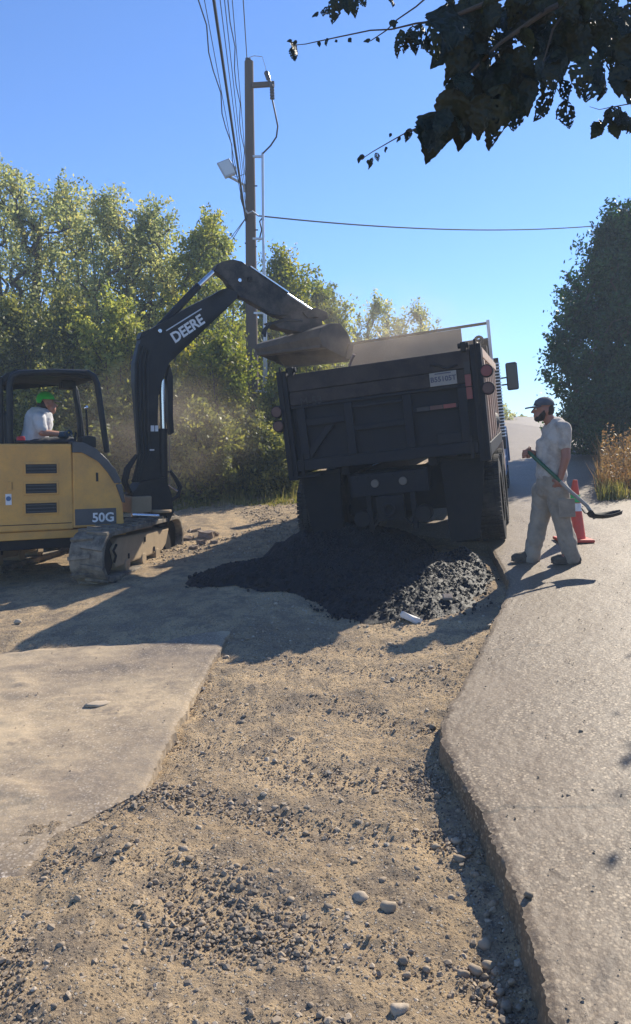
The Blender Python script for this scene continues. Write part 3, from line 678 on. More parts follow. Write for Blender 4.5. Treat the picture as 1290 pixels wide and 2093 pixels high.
# raised headboard with cab guard
hb = MB().box2((-1.10, LEN, ZB), (.72, LEN+.05, 2.86)).build('headboard', M['box_in'], T, .006)
MB().box2((.722, LEN+.004, ZB), (1.12, LEN+.05, 2.66)).build('headboard_wing', M['truck_steel'], hb, .006)
MB().box2((.86, LEN-.42, ZT+.014), (1.10, LEN-.003, 2.52)).build('headboard_wing', M['dark_steel'], hb, .006)
MB().cyl((-1.1, LEN+.02, 2.885), (1.12, LEN+.02, 2.885), .022, n=10).build('guard_rail', M['canopy'], hb)
MB().box2((1.115, LEN-.03, 1.9), (1.165, LEN+.03, 2.93)).build('guard_post', M['white_paint'], hb, .006)
q = MB(); 
for k in range(20):
    a0, a1 = 2*pi*k/20, 2*pi*(k+1)/20
q.tube([(.985+.055*cos(2*pi*k/20), LEN-.2, 2.62+.055*sin(2*pi*k/20)) for k in range(21)], .024, 8)
q.build('lifting_eye', M['canopy'], hb, smooth=True)
MB().tube([(-.52, .9, ZT+.04), (-.46, .85, ZT+.14), (-.40, .8, ZT+.20)], .016).build('tarp_bar', M['side_board'], T)
# load
lg = MB(); 
for i in range(26): lg.ball((random.uniform(-.9, .9), random.uniform(.4, 3.2), ZB+.25+random.random()*.3), random.uniform(.15, .4), (1, 1, .6), 2)
lg.build('load', M['asphalt'], T, smooth=True)
# chassis ------------------------------------------------------------
for s in (-1, 1):
    MB().box2((s*.40-.04, .12, .74), (s*.40+.04, 6.9, 1.0)).build('frame_rail', M['dark_steel'], T, .006)
    MB().box2((s*.52-.05, .1, 1.0), (s*.52+.05, 3.6, ZB-.002)).build('sub_frame', M['dark_steel'], T, .006)
cm = MB().box2((-.46, .02, .72), (.46, .10, .985)).build('rear_crossmember', M['truck_steel'], T, .01)
for x, z in ((-.16, .865), (.17, .865)):
    q = MB().cyl((x, -.012, z), (x, .018, z), .048, n=24).build('reverse_lamp', M['clear_lens'], cm, .004, True)
for x in (-.38, -.24, .05, .3, .4): MB().cyl((x, -.002, .94), (x, .018, .94), .014, n=8).build('bolt', M['dark_steel'], cm)
MB().box2((-.60, .50, .45), (.60, .56, 1.0)).build('shade_filler', M['dark_steel'], T, .01)  # added flat plate, blocks lit gaps so the underbody stays dark
MB().box2((-.16, -.06, .42), (.16, .04, .715)).build('hitch_plate', M['dark_steel'], T, .01)
q = MB().cyl((0, -.14, .57), (0, -.062, .57), .05); q.tube([(0.05*cos(a)*1.3, -.17, .57+.065*sin(a)) for a in np.linspace(0, 2*pi, 16)], .022); q.build('pintle_hook', M['dark_steel'], T, smooth=True)
for s in (-1, 1):
    MB().tube([(s*.14, -.02, .45), (s*.22, -.03, .36), (s*.24, .2, .38)], .015).build('safety_chain', M['dark_steel'], T)
    MB().cyl((s*.36, .0, .46), (s*.36, .22, .46), .10, n=20).build('brake_chamber', M['dark_steel'], T, .01, True)
    MB().box2((s*.26-.03, .02, .30), (s*.26+.03, .08, .72)).build('bracket', M['dark_steel'], T, .006)
for y in (.78, 2.08):
    q = MB().cyl((-1.0, y, .5), (1.0, y, .5), .075); q.ball((0, y, .5), .2, (1, 1, 1)); q.build('axle', M['dark_steel'], T, smooth=True)
def wheel(x, y, s, r=.505, wd=.27, rim='truck_steel'):
    m = MB(); prof = [(-.5, .60), (-.5, .86), (-.46, .955), (-.36, 1.0), (.36, 1.0), (.46, .955), (.5, .86), (.5, .60)]
    n = 40; rings = []
    for k in range(n):
        a = 2*pi*k/n; rings.append([m.bm.verts.new((x+p*wd, y+cos(a)*q_*r, r+sin(a)*q_*r-.01)) for p, q_ in prof])
    for k in range(n):
        for j in range(len(prof)-1): m.bm.faces.new((rings[k][j], rings[k][j+1], rings[(k+1) % n][j+1], rings[(k+1) % n][j]))
    t_ = m.build('wheel', M['tyre'], T, smooth=True)
    m = MB()
    for k in range(60):
        a = 2*pi*(k+.5)/60
        for px_ in (-.39, -.13, .13, .39):
            m.box((x+px_*wd, y+cos(a)*r*1.008, r-.01+sin(a)*r*1.008), (wd*.21, r*.085, .022), Matrix.Rotation(a-pi/2, 3, 'X'))
    m.build('tread_block', M['tyre'], t_)['kind'] = 'stuff'
    m = MB().cyl((x-.10*s, y, r-.01), (x+.05*s, y, r-.01), r*.61, n=28); m.cyl((x+.05*s, y, r-.01), (x+.12*s, y, r-.01), .10, n=20); m.build('rim', M[rim], t_, .01, True)
for y in (.78, 2.08):
    for s in (-1, 1):
        wheel(s*1.10, y, s); wheel(s*.78, y, s)
for s in (-1, 1): wheel(s*1.02, 5.9, s, .5, .28, 'white_paint')
for s in (-1, 1):
    q = MB(); q.prism([(s*.60, .16, 1.03), (s*1.10, .16, 1.03), (s*1.04, .12, .55), (s*.97, .07, .12), (s*.64, .07, .10)], (0, .018, 0)); q.build('mud_flap', M['flap'], T)
    MB().box2((min(s*.6, s*1.18), .15, 1.03), (max(s*.6, s*1.18), .20, 1.07)).build('flap_bar', M['dark_steel'], T, .004)
MB().box2((-1.13, -.05, 1.02), (-.80, .01, 1.045)).build('flap_bracket', M['dark_steel'], T, .004)
# cab ----------------------------------------------------------------
cab = MB(); cab.prism([(0, 4.15, .95), (0, 5.55, .95), (0, 5.55, 1.75), (0, 5.32, 2.52), (0, 4.25, 2.58), (0, 4.15, 2.5)], (1.9, 0, 0))
for v in cab.bm.verts: v.co.x -= .95
cab = cab.build('cab', M['white_paint'], T, .05, seg=3)
MB().box2((.952, 4.45, 1.75), (.962, 5.25, 2.35)).build('side_window', M['dark_glass'], cab, .01)
MB().box2((.952, 4.40, .98), (.966, 5.35, 1.70)).build('door', M['blue_paint'], cab, .015)
hd = MB().box2((-.75, 5.56, .95), (.75, 7.1, 1.72)).build('hood', M['blue_paint'], T, .10, seg=3)
for s in (-1, 1):
    q = MB(); pr = [(0, 5.9+.72*cos(a), .5+.72*sin(a)) for a in np.linspace(pi*.98, 0.05, 12)]+[(0, 5.9+.62*cos(a), .5+.62*sin(a)) for a in np.linspace(0.05, pi*.98, 12)]
    q.prism([(s*1.20, y, z) for _, y, z in pr], (-s*.42, 0, 0)); q.build('fender', M['blue_paint'], T, .01)
    MB().box2((s*1.02-.16, 4.1, .40), (s*1.02+.16, 5.05, .95)).build('fuel_tank', M['blue_paint'], T, .06, seg=3)
    for z, l in ((1.02, .5), (1.32, .42), (.72, .5)): MB().box2((s*1.09-.10, 4.3, z), (s*1.09+.10, 4.3+l, z+.035)).build('step', M['white_paint'], T, .006)
    mr = MB(); mr.box2((s*1.40-.10, 5.2, 1.84), (s*1.40+.10, 5.27, 2.32)); mr = mr.build('mirror', M['canopy'], T, .045, seg=4)
    MB().box2((s*1.40-.08, 5.188, 1.87), (s*1.40+.08, 5.198, 2.29)).build('mirror_glass', M['dark_glass'], mr, .004)
    for z in (1.95, 2.07): MB().cyl((s*.96, 5.3, z), (s*1.34, 5.26, z), .014, n=8).build('mirror_arm', M['canopy'], mr)
    if s > 0:
        MB().cyl((s*1.16, 4.0, .9), (s*1.16, 4.0, 2.35), .075, n=20).build('exhaust_stack', M['dark_steel'], T, smooth=True)
        q = MB()
        for k in range(24): q.cyl((s*1.16, 4.0, 1.1+k*.05), (s*1.16, 4.0, 1.12+k*.05), .092, n=16)
        q.build('heat_shield', M['galv'], T)['kind'] = 'stuff'
    else: MB().cyl((s*1.16, 4.0, .9), (s*1.16, 4.0, 2.35), .075, n=20).build('exhaust_stack', M['dark_steel'], T, smooth=True)
MB().box2((1.06, 3.80, .55), (1.19, 4.05, 1.05)).build('tool_box', M['side_board'], T, .01)

# ================================================================== EXCAVATOR
EC = Vector((-3.15, 9.75, -.03)); HA = radians(28); BA = radians(33); UA = radians(80)
E = empty('excavator', EC, 'small yellow tracked excavator with open canopy and black boom raised over the truck', 'excavator')
hd_ = Vector((cos(HA), sin(HA), 0)); hl = Vector((-sin(HA), cos(HA), 0)); ZV = Vector((0, 0, 1))
def hp(x, y, z): return EC + hd_*x + hl*y + ZV*z          # house frame -> world (z from the ground)
RS = -.88                                                  # right side of the house
sidep = hp(0, RS, 0)
def hs(px, py, off=0):                                    # pixel on the right side plane -> (x, z above ground)
    t, z = on_plane(px, py, sidep+hl*off, HA); return t, z-EC.z
def e_prism(pts, y0, y1): q = MB(EC); q.prism([hp(x, y0, z) for x, z in pts], hl*(y1-y0)); return q
def e_box(x0, x1, y0, y1, z0, z1): return e_prism([(x0, z0), (x1, z0), (x1, z1), (x0, z1)], y0, y1)
# main yellow shell
body = [hs(148, 907), hs(168, 909), hs(190, 921), hs(212, 941), hs(230, 962), hs(243, 988), hs(250, 1022), hs(254, 1072), hs(150, 1080)]
xb, ztop = hs(148, 907); _, zbot = hs(148, 1082); xf = hs(254, 1072)[0]
front = e_prism(body, RS, -.30).build('front_panel', M['yellow'], E, .02, seg=3)
door = e_prism([(xb-.006, ztop), (xb-1.02, ztop), (xb-1.05, ztop-.12), (xb-1.03, zbot), (xb-.006, zbot)], RS, -.3).build('engine_door', M['yellow'], E, .02, seg=3)
# rounded counterweight
cw = []
for a in np.linspace(-pi*.5, pi*.5, 15): cw.append(hp(xb-1.04-.42*cos(a), RS+.02+(.84)*(1+sin(a)), zbot-.03))
q = MB(EC); q.prism(cw, ZV*(ztop-zbot-.0)); q.build('counterweight', M['yellow'], E, .03, seg=3)
MBq = e_box(xb-1.04, xb+.35, -.295, .80, zbot, zbot+.42).build('deck', M['dark_steel'], E, .02)
e_box(xb-1.04, xb-.35, -.295, .80, zbot+.425, ztop-.02).build('engine_bay', M['dark_steel'], E, .02)
e_prism([(xb-1.4, zbot-.10), (xf+.03, zbot-.10), (xf+.03, zbot-.005), (xb-1.4, zbot-.005)], RS+.03, .8).build('base_plate', M['yellow'], E, .01)
e_box(xb-1.1, xf-.25, RS+.1, .6, zbot-.22, zbot-.105).build('slew_ring', M['dark_steel'], E, .01)
# louvres: raised frames, a flat black plate paints the shade of each recess
for i, (py0, py1) in enumerate(((949, 967), (989, 1007), (1029, 1047))):
    a, z1 = hs(52, py0); b_, z0 = hs(116, py1)
    rm = e_box(a-.02, b_+.02, RS-.012, RS+.002, z0-.02, z1+.02).build('louvre_frame', M['yellow'], door, .012, seg=3)
    e_box(a, b_, RS-.0145, RS-.0125, z0, z1).build('louvre_shade', M['canopy'], rm, .0)
    for k in range(3): e_prism([(a+.01, z0+(z1-z0)*(k+.35)/3), (b_-.01, z0+(z1-z0)*(k+.35)/3), (b_-.01, z0+(z1-z0)*(k+.55)/3), (a+.01, z0+(z1-z0)*(k+.55)/3)], RS-.019, RS-.015).build('slat', M['grey_cover'], rm)
a, z1 = hs(15, 984); b_, z0 = hs(26, 1003); h_ = e_box(a, b_, RS-.008, RS+.001, z0, z1).build('door_handle', M['yellow'], door, .004)
e_box(a+.045, b_-.004, RS-.013, RS-.0085, z0+.015, z1-.01).build('latch', M['canopy'], h_)
a, z1 = hs(11, 1010); b_, z0 = hs(24, 1032); st = e_box(a, b_, RS-.003, RS-.0005, z0, z1).build('sticker', M['decal_white'], door)
c_ = hp((a+b_)/2, RS-.006, (z0+z1)/2+.01); MB(EC).cyl(c_, c_+hl*.002, .027, n=20).build('emblem', M['blue_paint'], st)
a, z1 = hs(197, 966); b_, z0 = hs(200, 984); e_box(a-.006, b_+.006, RS-.004, RS-.0005, z0, z1).build('panel_slot', M['canopy'], front)
# ochre seam lines
e_box(xb-1.0, xb-.03, RS-.0035, RS-.0008, zbot+.075, zbot+.083).build('seam', M['dark_steel'], door)
# model badge
a, z1 = hs(153, 1041); b_, z0 = hs(238, 1070)
bp = e_box(a, b_, RS-.006, RS-.001, z0, z1).build('badge', M['grey_cover'], front, .003)
c_ = hp(*((hs(211, 1058)[0],)), RS-.008, hs(211, 1058)[1])
text_mesh('lettering', '50G', .15, Matrix.Translation(-EC)@frame(c_, hd_, ZV), M['decal_white'], bp, .001, .004)
# black curved cover running over the front of the shell
co_ = [(148, 903), (172, 905), (196, 917), (218, 938), (236, 960), (248, 986), (252, 1004), (256, 1028)]
ci_ = [(256, 1028), (246, 1022), (240, 1004), (234, 988), (220, 966), (202, 945), (184, 930), (166, 925), (148, 925)]
e_prism([hs(*c) for c in co_[:6]]+[hs(*c) for c in ci_[3:]], RS-.02, -.28).build('curved_cover', M['grey_cover'], E, .02, seg=3)
e_prism([hs(236, 990), hs(249, 989), hs(256, 1028), hs(249, 1026)], RS-.02, -.30).build('curved_cover', M['grey_cover'], E, .01)
# canopy frame
def tubepath(pix, off, r): return [hp(hs(px, py, off)[0], RS+off, hs(px, py, off)[1]) for px, py in pix]
e_box(xb-1.1, xb+.35, RS+.02, .8, ztop+.002, ztop+.03).build('engine_hood', M['canopy'], E, .01) if False else None
for off in (.06, 1.35):
    pts = tubepath([(20, 907), (20, 820), (20, 784), (26, 769), (40, 763), (110, 760), (180, 762), (192, 769), (199, 785), (208, 850), (219, 925)], .06, 0)
    MB(EC).tube([p+hl*(off-.06) for p in pts], .036, 12).build('canopy_post', M['canopy'], E, smooth=True)
pts = tubepath([(168, 770), (172, 800), (180, 850), (183, 905)], .06, 0)
MB(EC).tube([p+hl*.55 for p in pts], .028, 10).build('canopy_post', M['canopy'], E, smooth=True)
r0 = hs(14, 775, .06); r1 = hs(196, 775, .06); zc = hs(110, 757, .06)[1]
rf = e_prism([(r0[0]-.12, zc-.16), (r0[0], zc-.05), (r0[0]+.12, zc+.0), (r1[0]-.14, zc+.0), (r1[0], zc-.05), (r1[0]-.03, zc-.09), (r1[0]-.2, zc-.06), (r0[0]+.12, zc-.06), (r0[0]-.05, zc-.18)], RS+.10, .55)
rf.build('canopy_roof', M['canopy'], E, .02, seg=3)
e_box(r1[0]-.3, r1[0]-.12, -.3, -.1, zc-.17, zc-.065).build('work_light', M['canopy'], E, .02)
p0 = hp(hs(4, 800)[0], RS+.1, hs(4, 770)[1]); p1 = hp(hs(4, 905)[0], RS+.1, ztop)
MB(EC).tube([p0, p1], .03, 10).build('canopy_post', M['canopy'], E, smooth=True)
# seat, console, levers
sx = hs(62, 900, .8)[0]
e_box(sx-.22, sx+.26, -.27, .20, ztop-.22, ztop-.08).build('seat', M['canopy'], E, .04, seg=3)
e_prism([(sx-.30, ztop-.12), (sx-.18, ztop-.12), (sx-.26, ztop+.38), (sx-.36, ztop+.36)], -.26, .18).build('seat_back', M['canopy'], E, .04, seg=3)
e_box(sx+.08, sx+.52, -.42, -.29, ztop-.3, ztop+.03).build('console', M['canopy'], E, .02)
e_box(sx-.20, sx-.11, -.50, -.40, ztop+.0, ztop+.09).build('extinguisher', M['red_plastic'], E, .02)
MB(EC).tube([hp(sx+.48, -.33, ztop+.02), hp(sx+.50, -.33, ztop+.14)], .014).build('control_lever', M['canopy'], E)
MB(EC).tube([hp(hs(176, 835, .5)[0], RS+.5, hs(176, 835, .5)[1]), hp(hs(180, 895, .5)[0], RS+.5, ztop-.02)], .012).build('control_lever', M['canopy'], E)
MB(EC).ball(hp(hs(176, 833, .5)[0], RS+.5, hs(176, 833, .5)[1]), .028, sub=2).build('lever_knob', M['chrome'], E, smooth=True)
e_prism([hs(178, 893), hs(190, 890), hs(206, 892), hs(207, 915), hs(196, 915), hs(178, 905)], RS+.25, RS+.55).build('front_console', M['canopy'], E, .02)
MB(EC).tube([hp(hs(30, 902)[0], RS+.03, ztop+.02), hp(hs(140, 902)[0], RS+.03, ztop+.02)], .018, 8).build('hand_rail', M['chrome'] if False else M['canopy'], E)
# ---------------------------------------------------------------- boom
bd = Vector((cos(BA), sin(BA), 0)); bn = Vector((-sin(BA), cos(BA), 0))
BF = hp(xf+.38, .0, 0)
def bpnt(px, py, off=0):
    o = BF+bn*off; t, z = on_plane(px, py, o, BA); return o+bd*t+ZV*(z-o.z)
def b_prism(pix, half, off=0): 
    q = MB(EC); q.prism([bpnt(*p)+bn*(off-half) for p in pix], bn*2*half); return q
bm_ = [(281, 690), (307, 668), (380, 625), (458, 586), (484, 596), (484, 614), (420, 660), (365, 706), (353, 721), (345, 745), (331, 775), (324, 800), (322, 862), (326, 930), (330, 985), (300, 1000), (276, 990), (282, 955), (279, 925), (274, 860), (268, 782), (268, 742)]
boom = b_prism(inset(bm_, 4), .08).build('boom', M['black_paint'], E, .012)
c_ = bpnt(379, 674)-bn*.084; d_ = (bpnt(412, 652)-bpnt(350, 694)).normalized()
text_mesh('lettering', 'DEERE', .19, Matrix.Translation(-EC)@frame(c_, d_, ZV), M['decal_white'], boom, .001, .006)
b_prism([(333, 677), (334, 679), (405, 635), (404, 633)], .01, -.11).build('hydraulic_line', M['galv'], boom)
b_prism([(420, 612), (440, 598), (452, 592), (458, 600), (440, 612), (424, 622)], .05, -.03).build('hose_clamp', M['black_paint'], boom, .005)
for (px, py) in ((322, 678), (484, 575), (310, 992)): MB(EC).cyl(bpnt(px, py)-bn*.098, bpnt(px, py)+bn*.098, .028, n=18).build('pin', M['chrome'], boom, .004, True)
for (x0, y0, x1, y1) in ((302, 870, 309, 882), (311, 870, 317, 882), (300, 935-17, 309, 921)):
    b_prism([(x0, y0), (x1, y0), (x1, y1), (x0, y1)], .004, -.112).build('hose_band', M['decal_white'], boom) if (x1-x0) < 12 else None
for k, xo in enumerate((286, 293, 300, 307)):
    MB(EC).tube([bpnt(px-4, py)-bn*.092 for px, py in ((xo-2, 705+k*4), (xo-10+k, 745), (xo-10+k, 800), (xo-6, 870), (xo-2, 925), (xo-8-3*k, 955), (xo-16-3*k, 985))], .016, 8).build('hose', M['canopy'], boom, smooth=True)
for k in range(3):
    MB(EC).tube([bpnt(px, py)+bn*(.02*k-.05) for px, py in ((278, 930), (262-k*3, 958), (256-k*3, 985), (264-k*2, 1005), (280, 1015))], .020, 8).build('hose', M['canopy'], boom, smooth=True)
# guard on the front of the boom cylinder, cylinder and rod
b_prism([(345, 745), (351, 770), (346, 800), (351, 850), (353, 884), (346, 889), (342, 860), (341, 800), (339, 772)], .05).build('cylinder_guard', M['black_paint'], boom, .004)
MB(EC).cyl(bpnt(331, 776), bpnt(334, 885), .040, n=20).build('boom_cylinder_rod', M['chrome'], boom, smooth=True)
MB(EC).cyl(bpnt(333, 876), bpnt(334, 1030), .062, n=24).build('boom_cylinder', M['black_paint'], E, .006, True)
MB(EC).tube([bpnt(px, py)-bn*.07 for px, py in ((342, 890), (343, 1004))], .010).build('hydraulic_line', M['dusty_frame'], E)
for k in range(2): MB(EC).tube([bpnt(px, py)-bn*(.04+.03*k) for px, py in ((343, 962), (354, 975), (364+k*2, 995), (360, 1014), (347, 1022))], .022, 10).build('hose', M['canopy'], E, smooth=True)
# swing post
b_prism([(280, 985), (330, 975), (342, 1010), (346, 1045), (335, 1068), (330, 1045), (300, 1040), (275, 1030), (262, 1010)], .16).build('swing_post', M['black_paint'], E, .02, seg=3)
b_prism([(258, 1014), (300, 1012), (300, 1045), (258, 1048)], .20).build('swing_bracket', M['dusty_frame'], E, .02)
MB(EC).cyl(bpnt(318, 1036), bpnt(318, 1070), .16, n=24).build('swing_pivot', M['dark_steel'], E, .02, True)
MB(EC).cyl(bpnt(322, 1040)-bn*.1, bpnt(322, 1046)-bn*.1, .15, n=24).build('swing_cap', M['dusty_frame'], E, .01, True)
MB(EC).cyl(bpnt(258, 1050)-bn*.22, bpnt(312, 1052)-bn*.22, .028, n=16).build('swing_cylinder_rod', M['chrome'], E, smooth=True)
b_prism([(258, 1058), (335, 1060), (335, 1074), (258, 1070)], .16).build('lower_bracket', M['dark_steel'], E, .02)
MB(EC).tube([bpnt(335, 990)-bn*.16, bpnt(352, 1003)-bn*.18], .014).build('grab_bar', M['chrome'], E)
# arm cylinder above the boom
MB(EC).cyl(bpnt(314, 681), bpnt(406, 584), .050, n=24).build('arm_cylinder', M['black_paint'], boom, .006, True)
MB(EC).cyl(bpnt(404, 586), bpnt(436, 556), .034, n=20).build('arm_cylinder_rod', M['chrome'], boom, smooth=True)
b_prism([(281, 694), (286, 680), (310, 672), (326, 668), (322, 684), (300, 700)], .075).build('cylinder_bracket', M['black_paint'], boom, .01)
# ---------------------------------------------------------------- arm
am = [(430, 554), (436, 541), (448, 533), (472, 528), (492, 533), (510, 548), (560, 585), (628, 630), (645, 640), (640, 655), (600, 662), (560, 652), (528, 634), (500, 618), (484, 612), (468, 594), (455, 574)]
arm = b_prism(inset(am, 4), .07).build('arm', M['arm_paint'], E, .012)
MB(EC).cyl(bpnt(508, 548), bpnt(585, 600), .048, n=20).build('bucket_cylinder', M['arm_paint'], arm, .006, True)
b_prism([(508, 545), (509, 547.5), (586, 600), (587, 597.5)], .012, -.05).build('chrome_line', M['chrome'], arm)
MB(EC).cyl(bpnt(583, 599), bpnt(636, 634), .028, n=16).build('bucket_cylinder_rod', M['chrome'], arm, smooth=True)
b_prism([(612, 640), (640, 630), (662, 640), (664, 652), (654, 658), (640, 650), (622, 652)], .10).build('bucket_link', M['arm_paint'], arm, .01)
MB(EC).cyl(bpnt(505, 572)-bn*.105, bpnt(505, 572)+bn*.105, .03, n=16).build('pin', M['dark_steel'], arm)
for k in range(2):
    MB(EC).tube([bpnt(px, py)-bn*(.10+.02*k) for px, py in ((524, 634), (540, 643), (562, 647), (578, 646))], .013).build('hose', M['canopy'], arm, smooth=True)
    MB(EC).tube([bpnt(px, py)-bn*(.10-.05*k) for px, py in ((534, 690-k*6), (536, 676), (546, 664), (572, 656), (610, 658))], .022).build('hose', M['canopy'], arm, smooth=True)
b_prism([(545, 660), (600, 655), (650, 652), (652, 672), (618, 682), (590, 678), (562, 672)], .11).build('coupler', M['arm_paint'], arm, .02)
# ---------------------------------------------------------------- bucket: wide grading bucket, mouth down
KA = radians(46); kd = Vector((cos(KA), sin(KA), 0)); kw = Vector((sin(KA), -cos(KA), 0)); WB = 1.36
ko = P(684, 700, 11.35); ko = Vector((ko.x, ko.y, 0))
def kp(px, py): t_, z_ = on_plane(px, py, ko, KA); return ko+kd*t_+ZV*z_
pro = [kp(*p) for p in ((657, 708), (650, 688), (655, 670), (672, 661), (693, 661), (708, 680), (717, 704), (711, 735))]
q = MB(EC); th_ = .022; cen = sum(pro, Vector())/len(pro)
inn_ = [p+(cen-p).normalized()*th_ for p in pro]
prof = pro+inn_[::-1]; n_ = len(prof)
ra = [q.bm.verts.new(p-EC) for p in prof]; tp_ = lambda p: p+(pro[0]-p)*(.42 if p.z > pro[0].z+.02 else 0)
rb = [q.bm.verts.new(tp_(p)-kw*WB-EC) for p in prof]
for k in range(n_): q.bm.faces.new((ra[k], ra[(k+1) % n_], rb[(k+1) % n_], rb[k]))
bk_ = q.build('bucket', M['bucket'], E)
for s_, o_f in ((1, 0), (-1, -WB)):
    q = MB(EC); q.prism([(p if s_ > 0 else tp_(p))+kw*o_f for p in pro], kw*(.022*s_)); q.build('side_plate', M['bucket'], bk_, .004)
    if s_ < 0: continue
    q = MB(EC); q.prism([pro[-1]+kw*o_f-kd*.10, pro[-1]+kw*o_f+kd*.02, pro[-2]+kw*o_f+kd*.02, pro[-2]+kw*o_f-kd*.08], kw*(.05*s_)); q.build('side_cutter', M['bucket'], bk_, .004)
a_ = pro[-1]; q = MB(EC); q.prism([a_+kd*.012+ZV*.10, a_+kd*.03+ZV*-.03, a_+kd*.0+ZV*-.03, a_-kd*.01+ZV*.10], -kw*WB); q.build('cutting_edge', M['bucket'], bk_, .004)
a_ = pro[0]; q = MB(EC); q.prism([a_+ZV*.02-kd*.02, a_-ZV*.02-kd*.02, a_-ZV*.02+kd*.16, a_+ZV*.0+kd*.16], -kw*WB); q.build('wear_strip', M['dusty_frame'] if False else M['bucket'], bk_, .004)
mid_ = -kw*(WB*.5)
for s_ in (-1, 1):
    q = MB(EC); q.prism([kp(660, 672)+mid_+kw*(s_*.12), kp(704, 676)+mid_+kw*(s_*.12), kp(700, 640)+mid_+kw*(s_*.12), kp(672, 636)+mid_+kw*(s_*.12)], kw*.025); q.build('bucket_ear', M['bucket'], bk_, .005)
# ---------------------------------------------------------------- undercarriage
ud = Vector((cos(UA), sin(UA), 0)); ur = Vector((sin(UA), -cos(UA), 0))
def up_(f, r, z): return EC+ud*f+ur*r+ZV*z
def u_prism(pts, r0, r1): q = MB(EC); q.prism([up_(f, r0, z) for f, z in pts], ur*(r1-r0)); return q
def track(rc):
    L_, h_, wd = 1.02, .29, .20
    path = []; 
    for a in np.linspace(-pi/2, pi/2, 9): path.append((L_+h_*cos(a)*.95, h_+h_*sin(a)))
    for f in np.linspace(L_-.14, -L_+.14, 14): path.append((f, 2*h_))
    for a in np.linspace(pi/2, 3*pi/2, 9): path.append((-L_+h_*cos(a)*.95, h_+h_*sin(a)))
    for f in np.linspace(-L_+.14, L_-.14, 14): path.append((f, 0))
    n = len(path); q = MB(EC)
    ctr = [(np.clip(f, -L_, L_), h_) for f, z in path]
    inn = [(f+(c[0]-f)*.14/ (abs(z-h_)+.16) if False else f-(f-c[0])*.2, z-(z-h_)*.2) for (f, z), c in zip(path, ctr)]
    A_ = [[q.bm.verts.new(up_(f, rc+s, z)-EC) for f, z in arr] for arr, s in ((path, -wd), (path, wd), (inn, wd), (inn, -wd))]
    for i in range(4):
        a, b = A_[i], A_[(i+1) % 4]
        for k in range(n): q.bm.faces.new((a[k], a[(k+1) % n], b[(k+1) % n], b[k]))
    tr = q.build('track', M['rubber'], E, .01, True)
    # lugs along the belt, one by one
    tot = 0; segs = []
    for k in range(n):
        p, p2 = Vector((*path[k], 0)), Vector((*path[(k+1) % n], 0)); segs.append((tot, p, p2)); tot += (p2-p).length
    nl = 56
    for k in range(nl):
        s = tot*k/nl
        for st_, p, p2 in segs[::-1]:
            if s >= st_: break
        d = (p2-p).normalized(); c = p+d*(s-st_); nrm = Vector((d.y, -d.x, 0))
        c = c+nrm*.012
        w3 = ud*d.x+ZV*d.y; n3 = ud*nrm.x+ZV*nrm.y
        cc = up_(c.x, rc, c.y); R3 = Matrix((ur, w3, n3)).transposed()
        sgn = 1 if k % 2 else -1
        MB(EC).box(cc+ur*(sgn*.07), (.26, .042, .030), R3@Matrix.Rotation(sgn*.12, 3, 'Z')).build('track_lug', M['rubber'], tr)
    fr = u_prism([(-.80, .13), (.62, .13), (.80, .22), (.92, .42), (-.72, .47), (-.90, .36)], rc-.13 if rc < 0 else rc-.12, rc+.13).build('track_frame', M['dusty_frame'], tr, .02)
    for f, r_ in ((-1.02, .235), (1.02, .235)): 
        w_ = MB(EC).cyl(up_(f, rc-.09, h_), up_(f, rc+.10, h_), r_, n=28).build('idler' if f > 0 else 'sprocket', M['dark_steel'], tr, .015, True)
    for f in (-.5, 0, .45): MB(EC).cyl(up_(f, rc-.1, .12), up_(f, rc+.145, .12), .075, n=18).build('roller', M['dusty_frame'], tr, .01, True)
    for f, z in ((.05, .36), (-.45, .22), (.35, .2)): e = MB(EC).box(up_(f, rc+.135, z), (.02, .03, .06)).build('frame_slot', M['dark_steel'], tr)
    q = MB(EC).tube([up_(-.86, rc+.135, .20), up_(-.82, rc+.14, .27), up_(-.88, rc+.14, .34), up_(-.80, rc+.14, .40)], .015); q.build('grease_hose', M['dark_steel'], tr)
track(.87); track(-.80)
u_prism([(-.5, .30), (.5, .30), (.4, .55), (-.4, .55)], -.68, .68).build('cross_frame', M['dark_steel'], E, .03)
MB(EC).cyl(up_(0, 0, .5), up_(0, 0, zbot-.1), .42, n=32).build('turntable', M['dark_steel'], E, .02, True)
bl = u_prism([(1.42, .10), (1.50, .10), (1.47, .26), (1.50, .44), (1.42, .44), (1.38, .27)], -1.0, 1.0).build('dozer_blade', M['dusty_frame'], E, .01)
for s in (-.45, .45): u_prism([(.3, .30), (1.38, .22), (1.38, .32), (.3, .40)], s-.05, s+.05).build('blade_arm', M['dark_steel'], E, .01)
